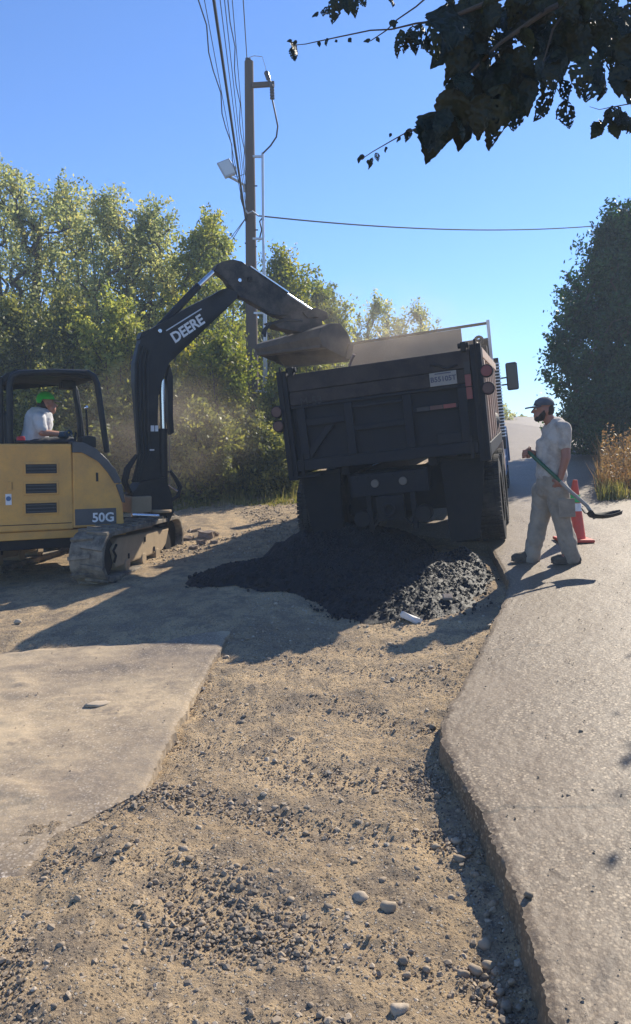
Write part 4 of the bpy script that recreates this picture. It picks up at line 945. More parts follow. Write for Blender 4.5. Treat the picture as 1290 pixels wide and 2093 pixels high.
# ================================================================== PEOPLE
def fingers(mb, c, fwd, side, thumb, s=1.0, curl=1.0):
    """hand closed round a bar: palm + four unequal bent fingers + thumb. fwd = finger direction, side = across the knuckles, thumb = thumb side up"""
    c = Vector(c); fwd = Vector(fwd).normalized(); side = Vector(side).normalized(); nrm = fwd.cross(side).normalized()*thumb
    mb.ball(c, .036*s, (1.1, .75, 1.15)); mb.ball(c+side*.018*s, .03*s); mb.ball(c-side*.018*s, .03*s)
    for i, l in enumerate((.9, 1.05, 1.0, .8)):
        b = c+side*(.030-.020*i)*s+fwd*.034*s
        p = [b, b+(fwd*.022+nrm*.012)*l*s, b+(fwd*.018+nrm*.036)*l*s, b+(-fwd*.004+nrm*.045)*l*s]
        limb(mb, p, [.0105*s, .010*s, .009*s, .008*s], 8)
    b = c+side*.036*s-fwd*.01*s
    limb(mb, [b, b+(side*.014+nrm*.022+fwd*.012)*s, b+(nrm*.045+fwd*.030)*s], [.013*s, .012*s, .009*s], 8)
# ------------------------------------------------------------------ worker with shovel
DM = 8.0
base = G(1122, 1150, 0); DM = base.y
def m_(px, py, dy=0.0): return P(px, py, DM+dy)
W_ = empty('person', (base.x, base.y, base.z), 'man in dusty tee shirt, tan work trousers and dark cap walking left with a shovel', 'person')
O = W_.location.copy()
hipL, hipR = m_(1138, 1000, -.08), m_(1112, 1000, .09)
kneeR, ankR = m_(1101, 1072, .10), m_(1086, 1133, .12)
kneeL, ankL = m_(1152, 1072, -.10), m_(1169, 1130, -.12)
shL, shR = m_(1154, 877, -.19), m_(1122, 878, .20)
elL, haL = m_(1157, 935, -.24), m_(1143, 985, -.20)
elR, haR = m_(1124, 938, .22), m_(1080, 926, .02)
head = m_(1110, 838, 0)
sk = MB(O)
limb(sk, [m_(1127, 985), m_(1131, 940), m_(1135, 895), m_(1133, 872)], [(.145, .155), (.13, .15), (.115, .17), (.07, .09)])
limb(sk, [m_(1131, 872), m_(1119, 852)], [.062, .058])
limb(sk, [shR, m_(1137, 880), shL], [.052, .055, .052])
limb(sk, [shL, elL, haL], [.055, .044, .030]); limb(sk, [shR, elR, haR+Vector((.05, .02, 0))], [.055, .042, .030])
limb(sk, [hipL, kneeL, ankL], [.095, .062, .045]); limb(sk, [hipR, kneeR, ankR], [.095, .062, .045])
limb(sk, [ankL, ankL+Vector((-.12, -.01, -.06))], [.045, .035]); limb(sk, [ankR, ankR+Vector((-.12, -.01, -.05))], [.045, .035])
# skull, jaw, nose, brow, ears
sk.ball(head+Vector((.015, 0, .012)), .1, (.98, .78, 1.12)); sk.ball(head+Vector((-.030, 0, -.055)), .070, (.95, .80, .85))
sk.ball(head+Vector((-.055, 0, -.088)), .034, (1, 1.0, .8)); sk.ball(head+Vector((-.062, 0, .01)), .04, (.8, 1.25, .9))
limb(sk, [head+Vector((-.088, 0, .012)), head+Vector((-.112, 0, -.022))], [.010, .015], 8)
for s in (-1, 1): sk.ball(head+Vector((.012, s*.080, -.012)), .028, (.75, .4, 1.1))
sk.ball(head+Vector((-.084, 0, -.058)), .018, (.8, 1.4, .5))
body_ = remesh('body', sk, M['skin_dark'], W_, .0085, 3)
hn = MB(O); fingers(hn, haL, (-.3, .1, -.9), (-.8, 0, .25), 1, 1.12); limb(hn, [haL+(elL-haL)*.16, haL], [.029, .030])
fingers(hn, haR, (-.9, -.1, -.2), (.1, .1, .9), -1, 1.15); limb(hn, [haR+Vector((.06, .02, 0)), haR], [.030, .032])
remesh('hand', hn, M['skin_dark'], W_, .0055, 1)
for s in (-1, 1):
    MB(O).ball(head+Vector((-.082, s*.032, .008)), .011).build('eye', M['mirror_glass'] if False else M['paper'], W_, smooth=True)
bd2 = MB(O); bd2.ball(head+Vector((-.028, 0, -.070)), .066, (.95, .88, .72)); bd2.ball(head+Vector((-.054, 0, -.090)), .037, (1, 1.1, .85)); bd2.ball(head+Vector((-.080, 0, -.048)), .018, (.8, 1.5, .4))
limb(bd2, [head+Vector((.004, .066, -.01)), head+Vector((-.02, .05, -.06))], [.02, .03], 8); limb(bd2, [head+Vector((.004, -.066, -.01)), head+Vector((-.02, -.05, -.06))], [.02, .03], 8)
remesh('beard', bd2, M['hair'], W_, .008, 1, .003, 60)
hr = MB(O); hr.ball(head+Vector((.042, 0, .0)), .088, (.85, .90, .95)); remesh('hair', hr, M['hair'], W_, .01, 1, .004, 60)
cp = MB(O); cp.ball(head+Vector((.010, 0, .046)), .108, (1.02, .86, .86))
bmesh.ops.delete(cp.bm, geom=[v for v in cp.bm.verts if v.co.z < (head-O).z+.010], context='VERTS')
cp = cp.build('cap', M['cap_navy'], W_, smooth=True)
mm = cp.modifiers.new('s', 'SOLIDIFY'); mm.thickness = .006
q = MB(O); n = 12
top_ = [head+Vector((-.070-.115*sin(pi*k/n), -.074*cos(pi*k/n), .036-.030*sin(pi*k/n)**2-.014*cos(pi*k/n)**2)) for k in range(n+1)]
q.prism(top_+[head+Vector((-.04, .074, .034)), head+Vector((-.04, -.074, .034))], (0, 0, .016)); q.build('cap_brim', M['cap_navy'], cp)
# tee shirt
ts = MB(O)
limb(ts, [m_(1127, 972), m_(1130, 940), m_(1134, 900), m_(1135, 880)], [(.155, .175), (.142, .165), (.140, .20), (.118, .165)])
limb(ts, [shR+Vector((0, 0, .006)), m_(1135, 877), shL+Vector((0, 0, .006))], [.068, .084, .068])
limb(ts, [shL+Vector((0, 0, -.01)), shL*.42+elL*.58], [.064, .064]); limb(ts, [shR, shR*.42+elR*.58], [.078, .074])
limb(ts, [m_(1108, 905), m_(1106, 945), m_(1110, 968)], [.06, .05, .05])
remesh('tee_shirt', ts, M['shirt'], W_, .011, 3, .015, 8)
# printed mark on the chest, faded
# trousers
tr_ = MB(O)
limb(tr_, [m_(1128, 972), m_(1126, 995)], [(.150, .165), (.155, .17)])
limb(tr_, [hipL, kneeL, ankL+Vector((0, 0, -.045))], [.122, .094, .090]); limb(tr_, [hipR, kneeR, ankR+Vector((0, 0, -.045))], [.122, .096, .090])
for c, r in ((kneeL*.55+hipL*.45, -.04), (kneeR*.5+hipR*.5, .0)): tr_.ball(c+Vector((.06, -.06, 0)), .07, (.9, .6, 1.2))
remesh('trousers', tr_, M['trousers'], W_, .012, 3, .024, 7)
MB(O).box(kneeL*.45+hipL*.55+Vector((.03, -.13, -.02)), (.17, .012, .19), Matrix.Rotation(-.08, 3, 'Y')).build('cargo_pocket', M['trousers'], W_, .01)
for a in (ankL, ankR):
    bt = MB(O); gz = ground_z(a.x, a.y) if False else float(plane(a.x, a.y))
    h0 = Vector((a.x, a.y, gz+.035)); limb(bt, [h0+Vector((.05, 0, .015)), h0+Vector((-.06, 0, .018)), h0+Vector((-.17, -.0, .006))], [.052, .055, .046]); limb(bt, [a, h0+Vector((.02, 0, .03))], [.062, .062])
    bt.box(h0+Vector((-.06, 0, -.025)), (.29, .088, .022)); remesh('boot', bt, M['boots'], W_, .010, 1, .006, 20)
# ------------------------------------------------------------------ shovel
a0 = haR+Vector((-.02, 0, .03)); a1 = m_(1138, 977, -.22); a2 = m_(1160, 999, -.23); a3 = m_(1200, 1034, -.25); a4 = m_(1213, 1054, -.26)
S = empty('shovel', a2, 'long green handled shovel held low across the walking man', 'shovel'); O2 = S.location.copy()
MB(O2).tube([a0, a1, a1*.7+a2*.3], .019, 12).build('grip', M['shovel_green'], S, smooth=True)
MB(O2).tube([a1*.7+a2*.3, a2, a3, a4, m_(1216, 1060, -.26)], [.018, .018, .019, .021, .018], 12).build('shaft', M['shovel_grey'], S, smooth=True)
q = MB(O2); V = []; nu, nv = 14, 9; c0 = m_(1196, 1056, -.26); 
for i in range(nu+1):
    u = i/nu; wdt = .125*sqrt(max(0, 1-((u-.30)/.72)**2)) if u > .30 else .125
    row = []
    for j in range(nv+1):
        v = j/nv*2-1
        row.append(q.bm.verts.new(c0-O2+Vector((.365*u, v*wdt, .045*v*v-.03*sin(pi*u)+.022*u+(.03 if u < .08 else 0)))))
    V.append(row)
for i in range(nu):
    for j in range(nv): q.bm.faces.new((V[i][j], V[i+1][j], V[i+1][j+1], V[i][j+1]))
bl_ = q.build('blade', M['dark_steel'], S, smooth=True); mm = bl_.modifiers.new('s', 'SOLIDIFY'); mm.thickness = .006
# ------------------------------------------------------------------ excavator operator
oc = hp(sx, -.10, ztop-.02)
def o_(px, py, dy=0):
    t, z = on_plane(px, py, oc+hl*dy, HA); p = oc+hl*dy+hd_*t; return Vector((p.x, p.y, z))
Pn = empty('person', oc, 'excavator operator in white tee shirt and bright green cap, seated under the canopy', 'person'); O3 = oc.copy()
hip = o_(68, 912); hh = o_(97, 826)
fz = Vector((0, 0, 1))
def yw(v): return hd_*v[0]+hl*v[1]+fz*v[2]
sk = MB(O3)
limb(sk, [hip, o_(74, 885), o_(80, 858), o_(85, 844)], [.15, .135, .15, .09]); limb(sk, [o_(85, 846), o_(93, 833)], [.06, .055])
limb(sk, [o_(80, 854, -.19), o_(82, 850), o_(80, 854, .19)], [.06, .07, .06])
for s in (-1, 1):
    limb(sk, [o_(80, 854, s*.19), o_(86, 884, s*.24), o_(128, 888, s*.22)], [.055, .044, .032])
    limb(sk, [hip+yw((0, s*.1, 0)), hip+yw((.42, s*.13, .03)), hip+yw((.50, s*.13, -.38))], [.09, .065, .05])
sk.ball(hh+yw((-.01, 0, .01)), .1, (.95, .85, 1.1)); sk.ball(hh+yw((.035, 0, -.055)), .068); limb(sk, [hh+yw((.088, 0, .01)), hh+yw((.112, 0, -.02))], [.010, .014], 8)
for s in (-1, 1): sk.ball(hh+yw((-.012, s*.082, -.012)), .026)
sk.ball(hh+yw((.062, 0, -.09)), .032)
remesh('body', sk, M['skin'], Pn, .0095, 3)
ts = MB(O3)
limb(ts, [hip+Vector((0, 0, .02)), o_(74, 885), o_(80, 858), o_(84, 848)], [.170, .160, .175, .11]); limb(ts, [o_(80, 856, -.19), o_(82, 853), o_(80, 856, .19)], [.080, .085, .080])
for s in (-1, 1): limb(ts, [o_(80, 855, s*.19), o_(85, 874, s*.225)], [.082, .076])
remesh('tee_shirt', ts, M['shirt2'], Pn, .013, 2, .014, 9)
tr_ = MB(O3); limb(tr_, [hip, hip+Vector((0, 0, -.02))], [.165, .165])
for s in (-1, 1): limb(tr_, [hip+yw((0, s*.1, 0)), hip+yw((.42, s*.13, .03)), hip+yw((.50, s*.13, -.36))], [.11, .09, .08])
remesh('trousers', tr_, M['jeans'], Pn, .014, 2, .012, 9)
for s in (-1, 1):
    b = MB(O3); f = hip+yw((.52, s*.13, -.44)); limb(b, [f+yw((-.04, 0, 0)), f+yw((.14, 0, -.02))], [.05, .042]); remesh('boot', b, M['boots'], Pn, .012, 1)
    gl = MB(O3); c = o_(134, 889, s*.21); fingers(gl, c, hd_, hl*s, -1, 1.25); limb(gl, [o_(122, 888, s*.22), c], [.042, .042]); remesh('glove', gl, M['glove'], Pn, .007, 1)
    MB(O3).ball(c+yw((.01, 0, .028)), .036, (1.1, .9, .5)).build('glove_back', M['glove_y'], Pn, smooth=True)
hr = MB(O3); hr.ball(hh+yw((-.045, 0, -.02)), .092, (.9, .9, 1.0)); remesh('hair', hr, M['hair'], Pn, .012, 1, .004, 50)
cp = MB(O3); cp.ball(hh+yw((-.02, 0, .055)), .112, (1, 1, .95)); bmesh.ops.delete(cp.bm, geom=[v for v in cp.bm.verts if v.co.z < (hh-O3).z+.015 - (v.co-(hh-O3)).dot(hd_)*-.25], context='VERTS')
cp = cp.build('cap', M['green_cap'], Pn, smooth=True); mm = cp.modifiers.new('s', 'SOLIDIFY'); mm.thickness = .006
q = MB(O3); n = 12
q.prism([hh+yw((.070+.10*sin(pi*k/n), -.07*cos(pi*k/n), .052-.02*sin(pi*k/n))) for k in range(n+1)], (0, 0, -.008)); q.build('cap_brim', M['cap_navy'], cp)
# ------------------------------------------------------------------ traffic cone
cb = G(1172, 1106, 0); Cn = empty('traffic_cone', cb, 'orange traffic cone with white and green bands behind the walking man', 'traffic cone'); O4 = cb.copy()
MB(O4).box(cb+Vector((0, 0, .02)), (.38, .38, .035)).build('base', M['cone_orange'], Cn, .012, seg=3)
def ring(z0, z1, name, mat, ex=0):
    f = lambda z: .145-.165*z
    MB(O4).cyl(cb+Vector((0, 0, z0)), cb+Vector((0, 0, z1)), f(z0)+ex, f(z1)+ex, 32).build(name, M[mat], Cn, smooth=True)
ring(.037, .72, 'cone_body', 'cone_orange'); ring(.36, .45, 'white_band', 'cone_white', .003); ring(.46, .55, 'green_band', 'green', .003)

# ================================================================== UTILITY POLE
DP = 19.0
def u_(px, py, D=DP): return P(px, py, D)
pt, pb = u_(509, 126), u_(516, 900); pg = Vector((pb.x+.02, DP, float(dirt(pb.x, DP))-.2))
UPo = empty('utility_pole', (pg.x, pg.y, pg.z+.2), 'tall dark wooden utility pole carrying cables behind the excavator boom', 'utility pole'); O5 = UPo.location.copy()
pt = Vector((pt.x, DP, pt.z))
MB(O5).tube([pg, (pg*.5+pt*.5), pt], [.165, .135, .105], 20).build('pole', M['wood_pole'], UPo, smooth=True)
MB(O5).cyl(pt, pt+Vector((0, 0, .06)), .05).build('pole_cap', M['dark_steel'], UPo); MB(O5).cyl(u_(505, 124), u_(505, 119), .04).build('insulator', M['insul'], UPo)
ca = u_(516, 176, DP-.13); cb_ = u_(561, 170, DP-.13); MB(O5).box((ca+cb_)/2, ((cb_-ca).length, .09, .11), Matrix.Rotation(-.06, 3, 'Y')).build('cross_arm', M['wood_pole'], UPo, .01)
c1 = u_(545, 150, DP-.2); c2 = u_(556, 176, DP-.2); c3 = u_(557, 205, DP-.2)
q = MB(O5).cyl(c1, u_(549, 162, DP-.2), .055); q.cyl(u_(549, 162, DP-.2), c2, .035); q.ball(c1, .06); q.build('cutout_fuse', M['insul'], UPo, smooth=True)
q = MB(O5)
for k in range(5): q.cyl(c2*(1-k/5)+c3*(k/5), c2*(1-k/5-.1)+c3*(k/5+.1), .055)
q.build('lightning_arrester', M['insul'], UPo)
MB(O5).tube([u_(*p, DP-.2) for p in ((508, 118), (520, 114), (536, 116), (542, 135), (545, 148))], .008, 6).build('jumper_wire', M['galv'], UPo)
MB(O5).tube([u_(*p, DP-.2) for p in ((557, 205), (562, 228), (568, 258), (565, 280), (553, 298), (537, 314))], .02, 8).build('riser_cable', M['wire'], UPo, smooth=True)
MB(O5).tube([u_(537, 312, DP-.15), u_(538, 450, DP-.15), u_(540, 600, DP-.15), u_(540, 760, DP-.15), u_(536, 990, DP-.15)], .032, 10).build('conduit', M['galv'], UPo, smooth=True)
MB(O5).tube([u_(537, 452, DP-.3), u_(543, 600, DP-.3), u_(545, 760, DP-.3), u_(540, 960, DP-.3)], .024, 10).build('conduit', M['galv'], UPo, smooth=True)
for py in (320, 488, 640, 800): MB(O5).box(u_(527, py, DP-.1), (.24, .05, .05)).build('standoff_bracket', M['galv'], UPo, .004)
for py, dx in ((172, -9), (378, -9), (380, 11), (497, -9), (504, 10), (470, 12)): MB(O5).cyl(u_(512+dx*.5, py, DP-.05), u_(512+dx*1.3, py, DP-.05), .016, n=8).build('bolt', M['dark_steel'], UPo)
MB(O5).tube([u_(537, 445, DP-.1), u_(531, 452, DP-.1), u_(535, 470, DP-.1), u_(530, 490, DP-.1)], .018).build('drip_loop', M['wire'], UPo)
MB(O5).tube([u_(498, 425, DP-.2), u_(507, 436, DP-.25), u_(516, 432, DP-.25), u_(528, 441, DP-.2)], .02).build('guy_hook', M['galv'], UPo)
# signs on the pole
s1 = MB(O5).box(u_(516.5, 861, DP-.20), (.34, .012, .32)).build('notice', M['sign_white'], UPo, .004)
for k, py in enumerate((853, 858, 864, 868)): MB(O5).box(u_(516.5, py, DP-.212), (.26-.05*(k % 2), .003, .024)).build('lettering', M['sign_ink'], s1)
MB(O5).box(u_(518, 889, DP-.20), (.20, .012, .26)).build('notice', M['sign_yellow'], UPo, .004)
# floodlight
lg_ = empty('floodlight', u_(500, 376), 'grey box floodlight on a short arm clamped to the utility pole', 'floodlight'); O6 = lg_.location.copy()
MB(O6).tube([u_(500, 392, DP-.1), u_(499, 378, DP-.1), u_(478, 366, DP-.25), u_(466, 360, DP-.3)], .03, 10).build('arm', M['lamp_grey'], lg_, smooth=True)
lc = u_(464, 345, DP-.35)
fx = Vector((.62, .15, .30)).normalized(); fy_ = Vector((-.35, .2, .75)).normalized(); mt = frame(lc, fx, fy_)
q = MB(O6)
V8 = []
for z_, a_, b_ in ((-.10, .13, .17), (.04, .17, .22)):
    for sx_, sy_ in ((-1, -1), (1, -1), (1, 1), (-1, 1)): V8.append(q.bm.verts.new((mt@Vector((sx_*a_, sy_*b_, z_)))-O6))
for f in ((0, 1, 2, 3), (4, 7, 6, 5), (0, 4, 5, 1), (1, 5, 6, 2), (2, 6, 7, 3), (3, 7, 4, 0)): q.bm.faces.new([V8[i] for i in f])
q.build('housing', M['lamp_grey'], lg_, .02, seg=3)
q = MB(O6); q.prism([mt@Vector(v) for v in ((-.13, -.18, .042), (.13, -.18, .042), (.13, .18, .042), (-.13, .18, .042))], (mt.to_3x3()@Vector((0, 0, .006)))); q.build('glass', M['lamp_glass'], lg_)
MB(O6).box(u_(476, 347, DP-.3), (.12, .10, .18), Matrix.Rotation(.5, 3, 'Y')).build('ballast', M['lamp_grey'], lg_, .02)
MB(O6).tube([u_(474, 357, DP-.3), u_(484, 362, DP-.2), u_(499, 356, DP-.05)], .008, 6).build('lamp_wire', M['wire'], lg_)
# overhead lines
def line(pa, D0, pb_, D1, r, label, wob=0, sag=.15):
    a = P(*pa, D0); b = P(*pb_, D1); d = (b-a); pts = []
    far = (a.y+4)/max(a.y-b.y, .1)
    for i in range(41):
        t = far*i/40; p = a+d*t; p.z -= sag*4*(t/far)*(1-t/far)
        if wob: p += Vector((cos(i*2.1), 0, sin(i*2.1)))*wob
        pts.append(p)
    c = MB(a).tube(pts, r, 6).build('overhead_cable', M['wire'], None, smooth=True); c.location = a; tag(c, label, 'cable')
line((505, 122), DP, (496, -20), 15.5, .011, 'thin single wire reaching the very top of the utility pole', sag=0)
line((503, 452), DP, (436, -20), 11.5, .024, 'thickest black cable running from the pole to the top edge', sag=.1)
line((503, 446), DP, (405, -20), 11.5, .010, 'leftmost wavy thin cable, passing just above the floodlight', wob=.035, sag=.1)
line((503, 455), DP, (417, -20), 11.5, .006, 'second cable from the left, straight and very thin', sag=.12)
line((503, 428), DP, (449, -20), 11.8, .007, 'thin cable immediately right of the thickest cable', sag=.1)
line((503, 405), DP, (458, -20), 12.2, .007, 'thin cable between the thickest cable and the twisted pair', sag=.1)
line((504, 380), DP, (467, -20), 12.6, .009, 'twisted wavy cable third from the pole top wire', wob=.03, sag=.1)
line((504, 350), DP, (474, -20), 13.0, .007, 'thin cable nearest the pole, just left of the pole top wire', sag=.1)
a = P(528, 441, DP); b = P(1215, 462, 27); pts = []
for i in range(41):
    t = i/40; p = a*(1-t)+b*t; p.z -= .22*4*t*(1-t); pts.append(p)
c = MB(a).tube(pts, .018, 6).build('overhead_cable', M['wire'], None, smooth=True); c.location = a; tag(c, 'black service cable crossing the open sky from the pole to the right hand tree', 'cable')
for k, (px, py) in enumerate(((470, 498), (478, 478))):
    a = P(503, 445, DP); b = P(px, py, DP+6); c = MB(a).tube([a, a+(b-a)*3], .012, 6).build('overhead_cable', M['wire'], None); c.location = a
    tag(c, ('lower' if k == 0 else 'upper')+' of the two short cables dropping from the pole into the left trees', 'cable')
# ================================================================== TREES
def leaves(name, C, sz, mat, parent, up=.3, rnd=None, asp=.55):
    n = len(C); a = rng.normal(size=(n, 3)); a /= np.linalg.norm(a, axis=1)[:, None]
    b = rng.normal(size=(n, 3)); b -= a*(a*b).sum(1)[:, None]; b /= np.linalg.norm(b, axis=1)[:, None]
    s = sz*rng.uniform(.6, 1.3, n); a = a*s[:, None]; b = b*(s*asp)[:, None]
    V = np.stack([C-a, C+b*.9-a*.1, C+a, C-b*.9-a*.1], 1).reshape(-1, 3)
    F = np.arange(4*n).reshape(n, 4)
    return mesh_np(name, V, F, mat, parent, False, rng.random(n) if rnd is None else rnd)
def tubes_np(name, segs, mat, parent, k=5):
    """segs: list of (p, q, r0, r1) joined into one branching mesh"""
    p = np.array([s[0] for s in segs]); q = np.array([s[1] for s in segs]); r0 = np.array([s[2] for s in segs]); r1 = np.array([s[3] for s in segs])
    d = q-p; d /= np.linalg.norm(d, axis=1)[:, None]+1e-9
    x = np.cross(d, np.array([.3, .9, .2])); x /= np.linalg.norm(x, axis=1)[:, None]; y = np.cross(d, x)
    an = np.arange(k)*2*pi/k
    ring = x[:, None]*np.cos(an)[None, :, None]+y[:, None]*np.sin(an)[None, :, None]
    V = np.concatenate([p[:, None]+ring*r0[:, None, None], q[:, None]+ring*r1[:, None, None]], 1)
    i = np.arange(k); f = np.stack([i, (i+1) % k, (i+1) % k+k, i+k], -1)
    F = f[None]+(np.arange(len(segs))*2*k)[:, None, None]
    return mesh_np(name, V.reshape(-1, 3), F.reshape(-1, 4), mat, parent, True, np.zeros(len(segs)*k))
def tree(name, cat, label, loc, h, rad, mat, nl, lsz, seed, nclu=150, base_f=.22, prof=None, stems=1, spread=.30, r0=None, group=None, vert=.8, lump=.8, asp=.55, shoot=2.0):
    global rng
    rng = np.random.default_rng(seed); loc = Vector(loc)
    prof = prof or (lambda f: sin(pi*min(max((f-.02), 0), 1)**.8)**.6)
    P_ = []
    while len(P_) < nclu:
        f = rng.random(); a = rng.random()*2*pi; R_ = rad*prof(f)*(1+lump*float(pn(a*1.1+seed, f*4+seed)))
        r = R_*sqrt(rng.random()); 
        P_.append((r*cos(a), r*sin(a), h*(base_f+(1-base_f)*f)))
    P_ = np.array(P_); P_ = P_[np.argsort(P_[:, 2]+.3*np.hypot(P_[:, 0], P_[:, 1]))]
    # skeleton
    nodes_ = []; par = []
    for s in range(stems):
        a = 2*pi*s/stems+seed; rr = .12*rad*(stems > 1); prev = -1
        lean = rad*.35*(stems > 1)
        for j in range(9):
            f = j/8*.86
            nodes_.append((rr*cos(a)+lean*cos(a)*f+.05*h*.3*float(pn(j*.7+s*5, seed)), rr*sin(a)+lean*sin(a)*f+.05*h*.3*float(pn(j*.7+s*5, seed+9)), h*f)); par.append(prev); prev = len(nodes_)-1
    NS = len(nodes_)
    for c in P_:
        A_ = np.array(nodes_); dd = np.linalg.norm((A_-c)*np.array([1, 1, .8]), axis=1)+np.where(A_[:, 2] > c[2]-.1, 3.0, 0)+.15*np.abs(c[2]-A_[:, 2]-.5)
        j = int(np.argmin(dd)); b = A_[j]; mid = (b+c)/2+np.array([0, 0, .06*np.linalg.norm(c-b)])+rng.normal(size=3)*.05
        nodes_.append(tuple(mid)); par.append(j); nodes_.append(tuple(c)); par.append(len(nodes_)-2)
    cnt = np.zeros(len(nodes_))
    for i in range(len(nodes_)-1, -1, -1):
        cnt[i] += 1
        if par[i] >= 0: cnt[par[i]] += cnt[i]
    r0 = r0 or h*.016; rr = r0*(cnt/cnt[0])**.48; rr = np.maximum(rr, .006)
    segs = [(nodes_[par[i]], nodes_[i], min(rr[par[i]], rr[i]*1.5) if i >= NS else rr[par[i]], rr[i]) for i in range(len(nodes_)) if par[i] >= 0]
    root = empty(name, loc, label, cat, group)
    tubes_np('trunk', segs, M['bark'], root)
    per = nl//nclu; jit = rng.normal(size=(nclu*per, 3))
    sp = np.repeat(spread*rng.uniform(.35, 1.15, nclu), per)
    # leaves strung along upright shoots that end each twig
    sh = rng.normal(size=(nclu, 3))*.5+np.array([0, 0, 1.0]); sh[:, :2] += P_[:, :2]/(rad+.01)*.6
    sh /= np.linalg.norm(sh, axis=1)[:, None]; sl_ = spread*shoot*rng.uniform(.5, 1.6, nclu)
    u_r = rng.random(nclu*per)*1.3-.45
    C = np.repeat(P_, per, 0)+np.repeat(sh*sl_[:, None], per, 0)*u_r[:, None]+jit*(sp*(.75-.42*np.clip(u_r, 0, 1)))[:, None]*np.array([1, 1, vert])
    tone = np.clip(np.repeat(rng.normal(.45, .22, nclu), per)+rng.normal(0, .22, len(C)), 0, 1)
    C[:, 2] = np.maximum(C[:, 2], .05)
    leaves('crown', C, lsz, mat, root, rnd=tone, asp=asp)
    return root
def gp(px, D): p = P(px, 900, D); return Vector((p.x, D, float(dirt(p.x, D))))
def top_h(py, D, base): return P(645, py, D).z-base.z
def T_(name, cat, label, px, D, py_top, halfw_px, mat, nl, lsz, seed, **k):
    b = gp(px, D); return tree(name, cat, label, b, top_h(py_top, D, b), halfw_px/1570*D, M[mat], nl, lsz, seed, **k)
G1 = None
oval = lambda f: (max(0., 1-abs(2*f-.9)**2.4))**.5*.95+.05
column = lambda f: (min(1, f*5+.45)*min(1, (1-f)*2.2+.12))
broad = lambda f: min(1, f*4+.5)*min(1., ((1-f)*2.6)**.6+.08)
T_('tall_tree', 'tree', 'leftmost tall grey green tree with bare branching stems above the canopy', 30, 22, 365, 150, 'leaf_grey', 20000, .058, 11, nclu=230, base_f=.28, stems=3, spread=.30, prof=broad)
T_('tall_tree', 'tree', 'tall airy tree with thin upright stems, second from the left', 155, 23, 400, 100, 'leaf_grey', 15000, .058, 12, nclu=190, base_f=.2, stems=3, spread=.28, prof=broad)
T_('tall_tree', 'tree', 'grey green tree with a wispy single spire rising above its neighbours', 235, 21, 408, 85, 'leaf_grey', 15000, .056, 13, nclu=180, base_f=.15, stems=2, spread=.27, prof=broad)
T_('tall_tree', 'tree', 'olive tree whose narrow top stands behind the boom lettering', 325, 22, 430, 88, 'leaf_grey', 18000, .058, 14, nclu=190, base_f=.12, stems=2, spread=.28, prof=broad)
T_('tall_tree', 'tree', 'bushy yellow green tree directly left of the utility pole', 430, 21, 466, 80, 'leaf_mid', 24000, .058, 15, nclu=200, base_f=.1, stems=2, spread=.26, prof=broad)
T_('tall_tree', 'tree', 'rounded yellow tinged tree directly right of the utility pole', 575, 25, 540, 92, 'leaf_yell', 27000, .064, 16, nclu=210, base_f=.08, stems=2, spread=.30, prof=oval)
T_('tall_tree', 'tree', 'dark green rounded tree sloping down behind the excavator bucket', 655, 26, 600, 72, 'leaf_mid', 22000, .064, 17, nclu=170, base_f=.06, stems=1, spread=.32, prof=oval)
T_('wispy_tree', 'tree', 'left of two pale wispy trees above the truck box', 770, 33, 625, 68, 'leaf_grey', 8000, .07, 18, nclu=150, base_f=.1, stems=4, spread=.26, prof=oval)
T_('wispy_tree', 'tree', 'right of two pale wispy trees above the truck box', 850, 34, 632, 60, 'leaf_grey', 7000, .07, 19, nclu=130, base_f=.1, stems=4, spread=.26, prof=oval)
# lower, nearer undergrowth
und = [(30, 16.5, 640, 95, 'leaf_bush'), (140, 17.5, 610, 90, 'leaf_bush'), (240, 17, 620, 85, 'leaf_mid'), (390, 18, 640, 80, 'leaf_yell'), (455, 17, 700, 75, 'leaf_yell'),
       (330, 16, 760, 70, 'leaf_bush'), (420, 15.2, 860, 70, 'leaf_bush'), (500, 16.2, 880, 55, 'leaf_bush'), (575, 17.5, 800, 60, 'leaf_yell'), (620, 19, 690, 60, 'leaf_yell'), (560, 15.6, 930, 38, 'leaf_bush'), (100, 15, 800, 80, 'leaf_bush'), (215, 15, 840, 75, 'leaf_bush'), (-60, 16, 620, 90, 'leaf_bush')]
ul = ['shaded shrub at the far left edge, behind the excavator seat', 'dark undergrowth tree seen through the excavator canopy', 'olive sapling between the canopy and the boom', 'sunlit yellow green sapling under the bend of the boom',
      'yellow leaved shrub just left of the pole foot', 'dark shrub directly behind the upright boom', 'dull green bush on the verge right of the boom cylinder', 'leafy bush wrapped round the pole foot',
      'bright yellow green shrub between the conduit and the truck', 'pale yellow shrub under the excavator bucket', 'low bush against the left side of the truck', 'low dark bush behind the operator',
      'low dark bush behind the front canopy posts', 'dark shrub cut off by the left photo edge']
for i, ((px, D, pt_, hw, mt_), lb) in enumerate(zip(und, ul)):
    T_('shrub', 'shrub', lb, px, D, pt_, hw, mt_, 13000, .052, 40+i, nclu=110, base_f=.02, stems=3, spread=.24, prof=oval, r0=.035, group='undergrowth behind the excavator')
# far wood that closes the gaps
rng = np.random.default_rng(99); n = 60000
xx = rng.uniform(-30, 2.5, n); yy = 30+rng.random(n)*7; hz = 4.6+1.6*fbm(xx*.35, yy*.35, 3)-.20*np.clip(xx+3, 0, 9)
zz = plane(xx, yy)+np.abs(hz)*rng.random(n)**.75
tag(leaves('far_wood', np.stack([xx, yy, zz], -1), .16, M['leaf_bush'], None), 'dim mass of distant wood closing the gaps behind the left trees', 'far wood', kind='stuff')
